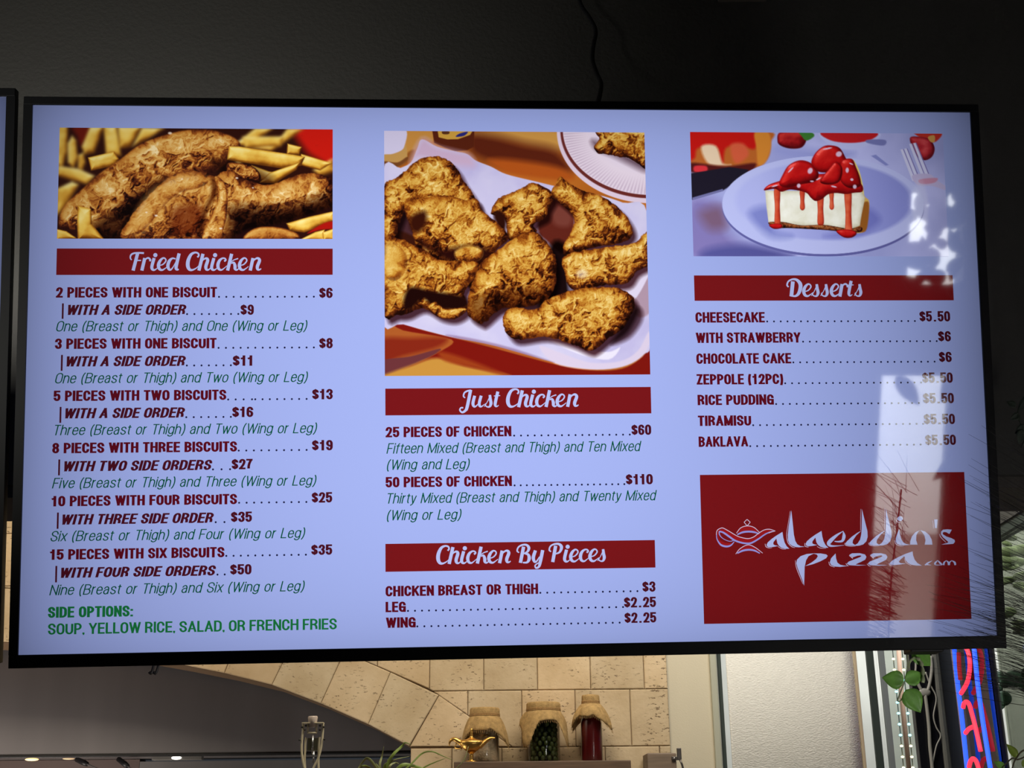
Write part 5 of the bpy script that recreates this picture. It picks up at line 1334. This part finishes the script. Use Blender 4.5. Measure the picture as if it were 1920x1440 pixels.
# ------------------------------------------------------------------ leaves
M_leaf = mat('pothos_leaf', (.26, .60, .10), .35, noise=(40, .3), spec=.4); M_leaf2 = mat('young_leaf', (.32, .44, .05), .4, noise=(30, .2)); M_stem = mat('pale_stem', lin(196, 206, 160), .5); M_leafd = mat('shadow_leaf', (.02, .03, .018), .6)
def leaf(base, tip, wide, name, mt, parent, nrm=Vector((0, -1, 0)), curl=.12):
    base = Vector(base); tip = Vector(tip); d = tip-base; L = d.length; d.normalize(); sd = d.cross(nrm).normalized(); up = sd.cross(d)
    n = 14; vs = []; fs = []
    for i in range(n+1):
        s = i/n; hw = wide*L*.5*(math.sin(math.pi*min(1, s*1.02)**.72)**.85 if 0 < s < 1 else 0)
        c = base+d*L*s-up*curl*L*s*s
        for k in (-1, -.5, 0, .5, 1): vs.append(c+sd*hw*k+up*(.10*L*abs(k)**1.3*(hw/(wide*L*.5+1e-9))))
    for i in range(n):
        for k in range(4): fs.append([i*5+k, i*5+k+1, i*5+k+6, i*5+k+5])
    m = MB(); m.add(vs, fs, True); o = m.build(name, mt, parent)
    s = o.modifiers.new('thickness', 'SOLIDIFY'); s.thickness = .0006
    return o
YG = 2.06
g = lambda x, y, dy=0: at(1600+x/6, 1200+y/6, YG)+Vector((0, dy, 0))
vn = thing('pothos_vine', 'hanging pothos vine with bright green leaves below the screen corner', 'plant', g(700, 100))
leaf(g(570, 455), g(328, 428), .86, 'leaf', M_leaf, vn, Vector((.1, -1, -.3)))
leaf(g(585, 465), g(790, 372), .74, 'leaf', M_leaf, vn, Vector((-.2, -1, -.1)))
leaf(g(588, 560), g(768, 815), .82, 'leaf', M_leaf, vn, Vector((-.1, -1, .1)))
leaf(g(690, 90, .01), g(905, 275, .01), .95, 'leaf', M_leaf, vn, Vector((0, -1, .3)))
m = MB(); m.tube(crom([g(640, -80), g(612, 120), g(605, 330), g(578, 460), g(530, 590), g(500, 685), g(535, 680), g(570, 610)], 5), .0011, 8)
m.tube(crom([g(690, 190), g(640, 230), g(620, 300)], 4), .001, 6); m.tube(crom([g(700, 200), g(640, 250), g(625, 330)], 4), .001, 6); m.build('stem', M_stem, vn)
m = MB(); m.tube(crom([g(705, 200), g(750, 230), g(775, 300), g(785, 400), g(780, 480)], 5), [.0016, .0024, .003, .0034, .0032]*4+[.003], 8).build('young_shoot', M_stem, vn)
m = MB(); m.box2(at(1708, 1222, 2.02), at(1753, 1208, 2.06), .002); m.build('screen_mount_piece', M_shell, vn)  # black mount piece under the screen, parented to the vine

YT = 2.6
g2 = lambda x, y, dy=0: at(1600+x/6, 1200+y/6, YT)+Vector((0, dy, 0))
v2 = thing('climbing_plant', 'twiggy climbing plant with yellow green leaves in the lower right corner', 'plant', g2(1800, 1600))
leaf(g2(1835, 1320), g2(1735, 1165), .62, 'leaf', M_leaf2, v2, Vector((.3, -1, 0)))
leaf(g2(1700, 1440), g2(1585, 1365), .7, 'leaf', M_leaf, v2, Vector((0, -1, .2)))
leaf(g2(1900, 1420), g2(1990, 1340), .7, 'leaf', M_leaf2, v2)
m = MB(); m.tube(crom([g2(1760, 1600), g2(1800, 1400), g2(1840, 1320), g2(1900, 1250), g2(1990, 1225)], 5), .0016, 8); m.tube(crom([g2(1640, 1470), g2(1720, 1390), g2(1790, 1330), g2(1850, 1345), g2(1960, 1300)], 5), .0014, 8)
m.build('stem', mat('brown_twig', lin(96, 88, 66), .7), v2)
# dark trailing leaves against the soffit at the right edge
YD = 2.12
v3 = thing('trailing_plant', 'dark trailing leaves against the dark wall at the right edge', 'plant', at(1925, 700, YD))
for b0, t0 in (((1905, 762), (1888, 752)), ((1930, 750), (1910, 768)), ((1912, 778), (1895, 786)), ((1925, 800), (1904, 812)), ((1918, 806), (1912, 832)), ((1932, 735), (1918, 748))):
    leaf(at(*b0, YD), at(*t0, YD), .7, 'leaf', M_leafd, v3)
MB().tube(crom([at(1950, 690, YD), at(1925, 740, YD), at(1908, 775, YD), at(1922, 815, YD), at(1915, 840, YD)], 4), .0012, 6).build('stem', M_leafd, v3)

# bush behind the frosted side glass
XO = 2.25
rn = random.Random(11)
bu = thing('garden_bush', 'round leaved bush seen dimly through the side window', 'bush', (2.3, 5.5, .2))
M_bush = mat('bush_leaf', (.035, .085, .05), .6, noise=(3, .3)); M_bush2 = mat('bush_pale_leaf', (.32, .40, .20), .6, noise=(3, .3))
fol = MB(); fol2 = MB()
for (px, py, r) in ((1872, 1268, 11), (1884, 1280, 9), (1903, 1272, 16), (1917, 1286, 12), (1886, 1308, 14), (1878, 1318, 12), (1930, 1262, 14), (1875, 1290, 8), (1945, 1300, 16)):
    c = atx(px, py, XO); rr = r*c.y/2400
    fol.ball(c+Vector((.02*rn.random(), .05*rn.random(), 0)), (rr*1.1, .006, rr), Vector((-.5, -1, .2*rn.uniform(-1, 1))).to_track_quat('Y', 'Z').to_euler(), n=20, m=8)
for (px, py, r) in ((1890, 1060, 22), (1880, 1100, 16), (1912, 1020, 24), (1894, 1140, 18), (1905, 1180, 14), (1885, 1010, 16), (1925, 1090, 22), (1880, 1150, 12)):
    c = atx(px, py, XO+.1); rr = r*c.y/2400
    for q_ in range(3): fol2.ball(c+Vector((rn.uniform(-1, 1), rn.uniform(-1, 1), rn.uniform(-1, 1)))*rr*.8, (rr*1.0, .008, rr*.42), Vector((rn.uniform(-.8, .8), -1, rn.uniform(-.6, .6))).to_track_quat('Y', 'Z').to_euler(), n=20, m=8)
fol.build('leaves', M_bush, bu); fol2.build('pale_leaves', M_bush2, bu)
MB().tube([(2.3, 5.5, 0), (2.28, 5.45, 1.2), (2.26, 5.4, 2.0)], .02, 8).build('stem', M_stem, bu)

# ------------------------------------------------------------------ wispy grass plume in front of the screen's lower right corner
M_strand = mat('dry_strand', (.016, .015, .012), .6); M_strand2 = mat('dry_strand_light', (.06, .058, .045), .6)
pm_ = thing('grass_plume', 'wispy dark grass plume brushing over the lower right corner of the screen', 'dried grass', at(2050, 1480, 1.62))
rn = random.Random(5)
stem = [at(2060, 1500, 1.62), at(2040, 1380, 1.62), at(2015, 1250, 1.62), at(1995, 1120, 1.62), at(1985, 1000, 1.62), at(1975, 900, 1.62)]
MB().tube(crom(stem, 5), .0016, 8).build('stalk', M_strand, pm_)
st1 = MB(); st2 = MB()
def strand(x0, y0, x1, y1, bow, m, Y0, Y1, r=.00052):
    p0 = at(x0, y0, Y0); p1 = at(x1, y1, Y1); L = (p1-p0).length; mid = (p0+p1)/2+Vector((0, 0, bow*L))
    q = [Vector(v) for v in crom([tuple(p0), tuple(p0*.62+p1*.38+Vector((0, 0, bow*L*.8))), tuple(mid*.5+(p0*.3+p1*.7)*.5+Vector((0, 0, bow*L*.3))), tuple(p1)], 5)]
    n_ = len(q); m.tube(q, [r*(1-.75*(i/(n_-1))**1.5) for i in range(n_)], 5)
for i in range(72):                                   # upper fan, falling to the left
    t = rn.random(); y_root = 900+340*t+rn.uniform(-20, 20); x_root = 1985+rn.uniform(-10, 40)
    x_tip = 1792+rn.uniform(0, 90)+(0 if t > .25 else 20); sl = .86-.5*t+rn.uniform(-.12, .12)
    y_tip = y_root-(x_root-x_tip)*sl*.78
    strand(x_root, y_root, x_tip, y_tip, rn.uniform(-.03, .05), st1 if rn.random() < .8 else st2, 1.62, 1.62+rn.uniform(-.06, .12), .00047)
for i in range(104):                                   # lower sheaf over the bezel and the window
    y_root = 1215+rn.uniform(-70, 130); x_root = 2010+rn.uniform(-10, 40); x_tip = 1730+rn.uniform(0, 130)+rn.random()**2*40
    sl = .34+rn.uniform(-.2, .14)
    strand(x_root, y_root, x_tip, y_root-(x_root-x_tip)*sl, rn.uniform(-.02, .07), st1 if rn.random() < .75 else st2, 1.62, 1.62+rn.uniform(-.08, .1), .00047)
for i in range(70):                                   # short dense strands beyond the screen edge
    y_root = rn.uniform(1120, 1330); x_root = 2000+rn.uniform(-10, 40); x_tip = 1850+rn.uniform(0, 60)
    strand(x_root, y_root, x_tip, y_root-(x_root-x_tip)*rn.uniform(.1, .7), rn.uniform(-.02, .06), st1 if rn.random() < .6 else st2, 1.62, 1.66, .00047)
st1.build('strands', M_strand, pm_).__setitem__('kind', 'stuff'); st2.build('pale_strands', M_strand2, pm_).__setitem__('kind', 'stuff')

# leafy plant standing at the street door, reflected in the screen
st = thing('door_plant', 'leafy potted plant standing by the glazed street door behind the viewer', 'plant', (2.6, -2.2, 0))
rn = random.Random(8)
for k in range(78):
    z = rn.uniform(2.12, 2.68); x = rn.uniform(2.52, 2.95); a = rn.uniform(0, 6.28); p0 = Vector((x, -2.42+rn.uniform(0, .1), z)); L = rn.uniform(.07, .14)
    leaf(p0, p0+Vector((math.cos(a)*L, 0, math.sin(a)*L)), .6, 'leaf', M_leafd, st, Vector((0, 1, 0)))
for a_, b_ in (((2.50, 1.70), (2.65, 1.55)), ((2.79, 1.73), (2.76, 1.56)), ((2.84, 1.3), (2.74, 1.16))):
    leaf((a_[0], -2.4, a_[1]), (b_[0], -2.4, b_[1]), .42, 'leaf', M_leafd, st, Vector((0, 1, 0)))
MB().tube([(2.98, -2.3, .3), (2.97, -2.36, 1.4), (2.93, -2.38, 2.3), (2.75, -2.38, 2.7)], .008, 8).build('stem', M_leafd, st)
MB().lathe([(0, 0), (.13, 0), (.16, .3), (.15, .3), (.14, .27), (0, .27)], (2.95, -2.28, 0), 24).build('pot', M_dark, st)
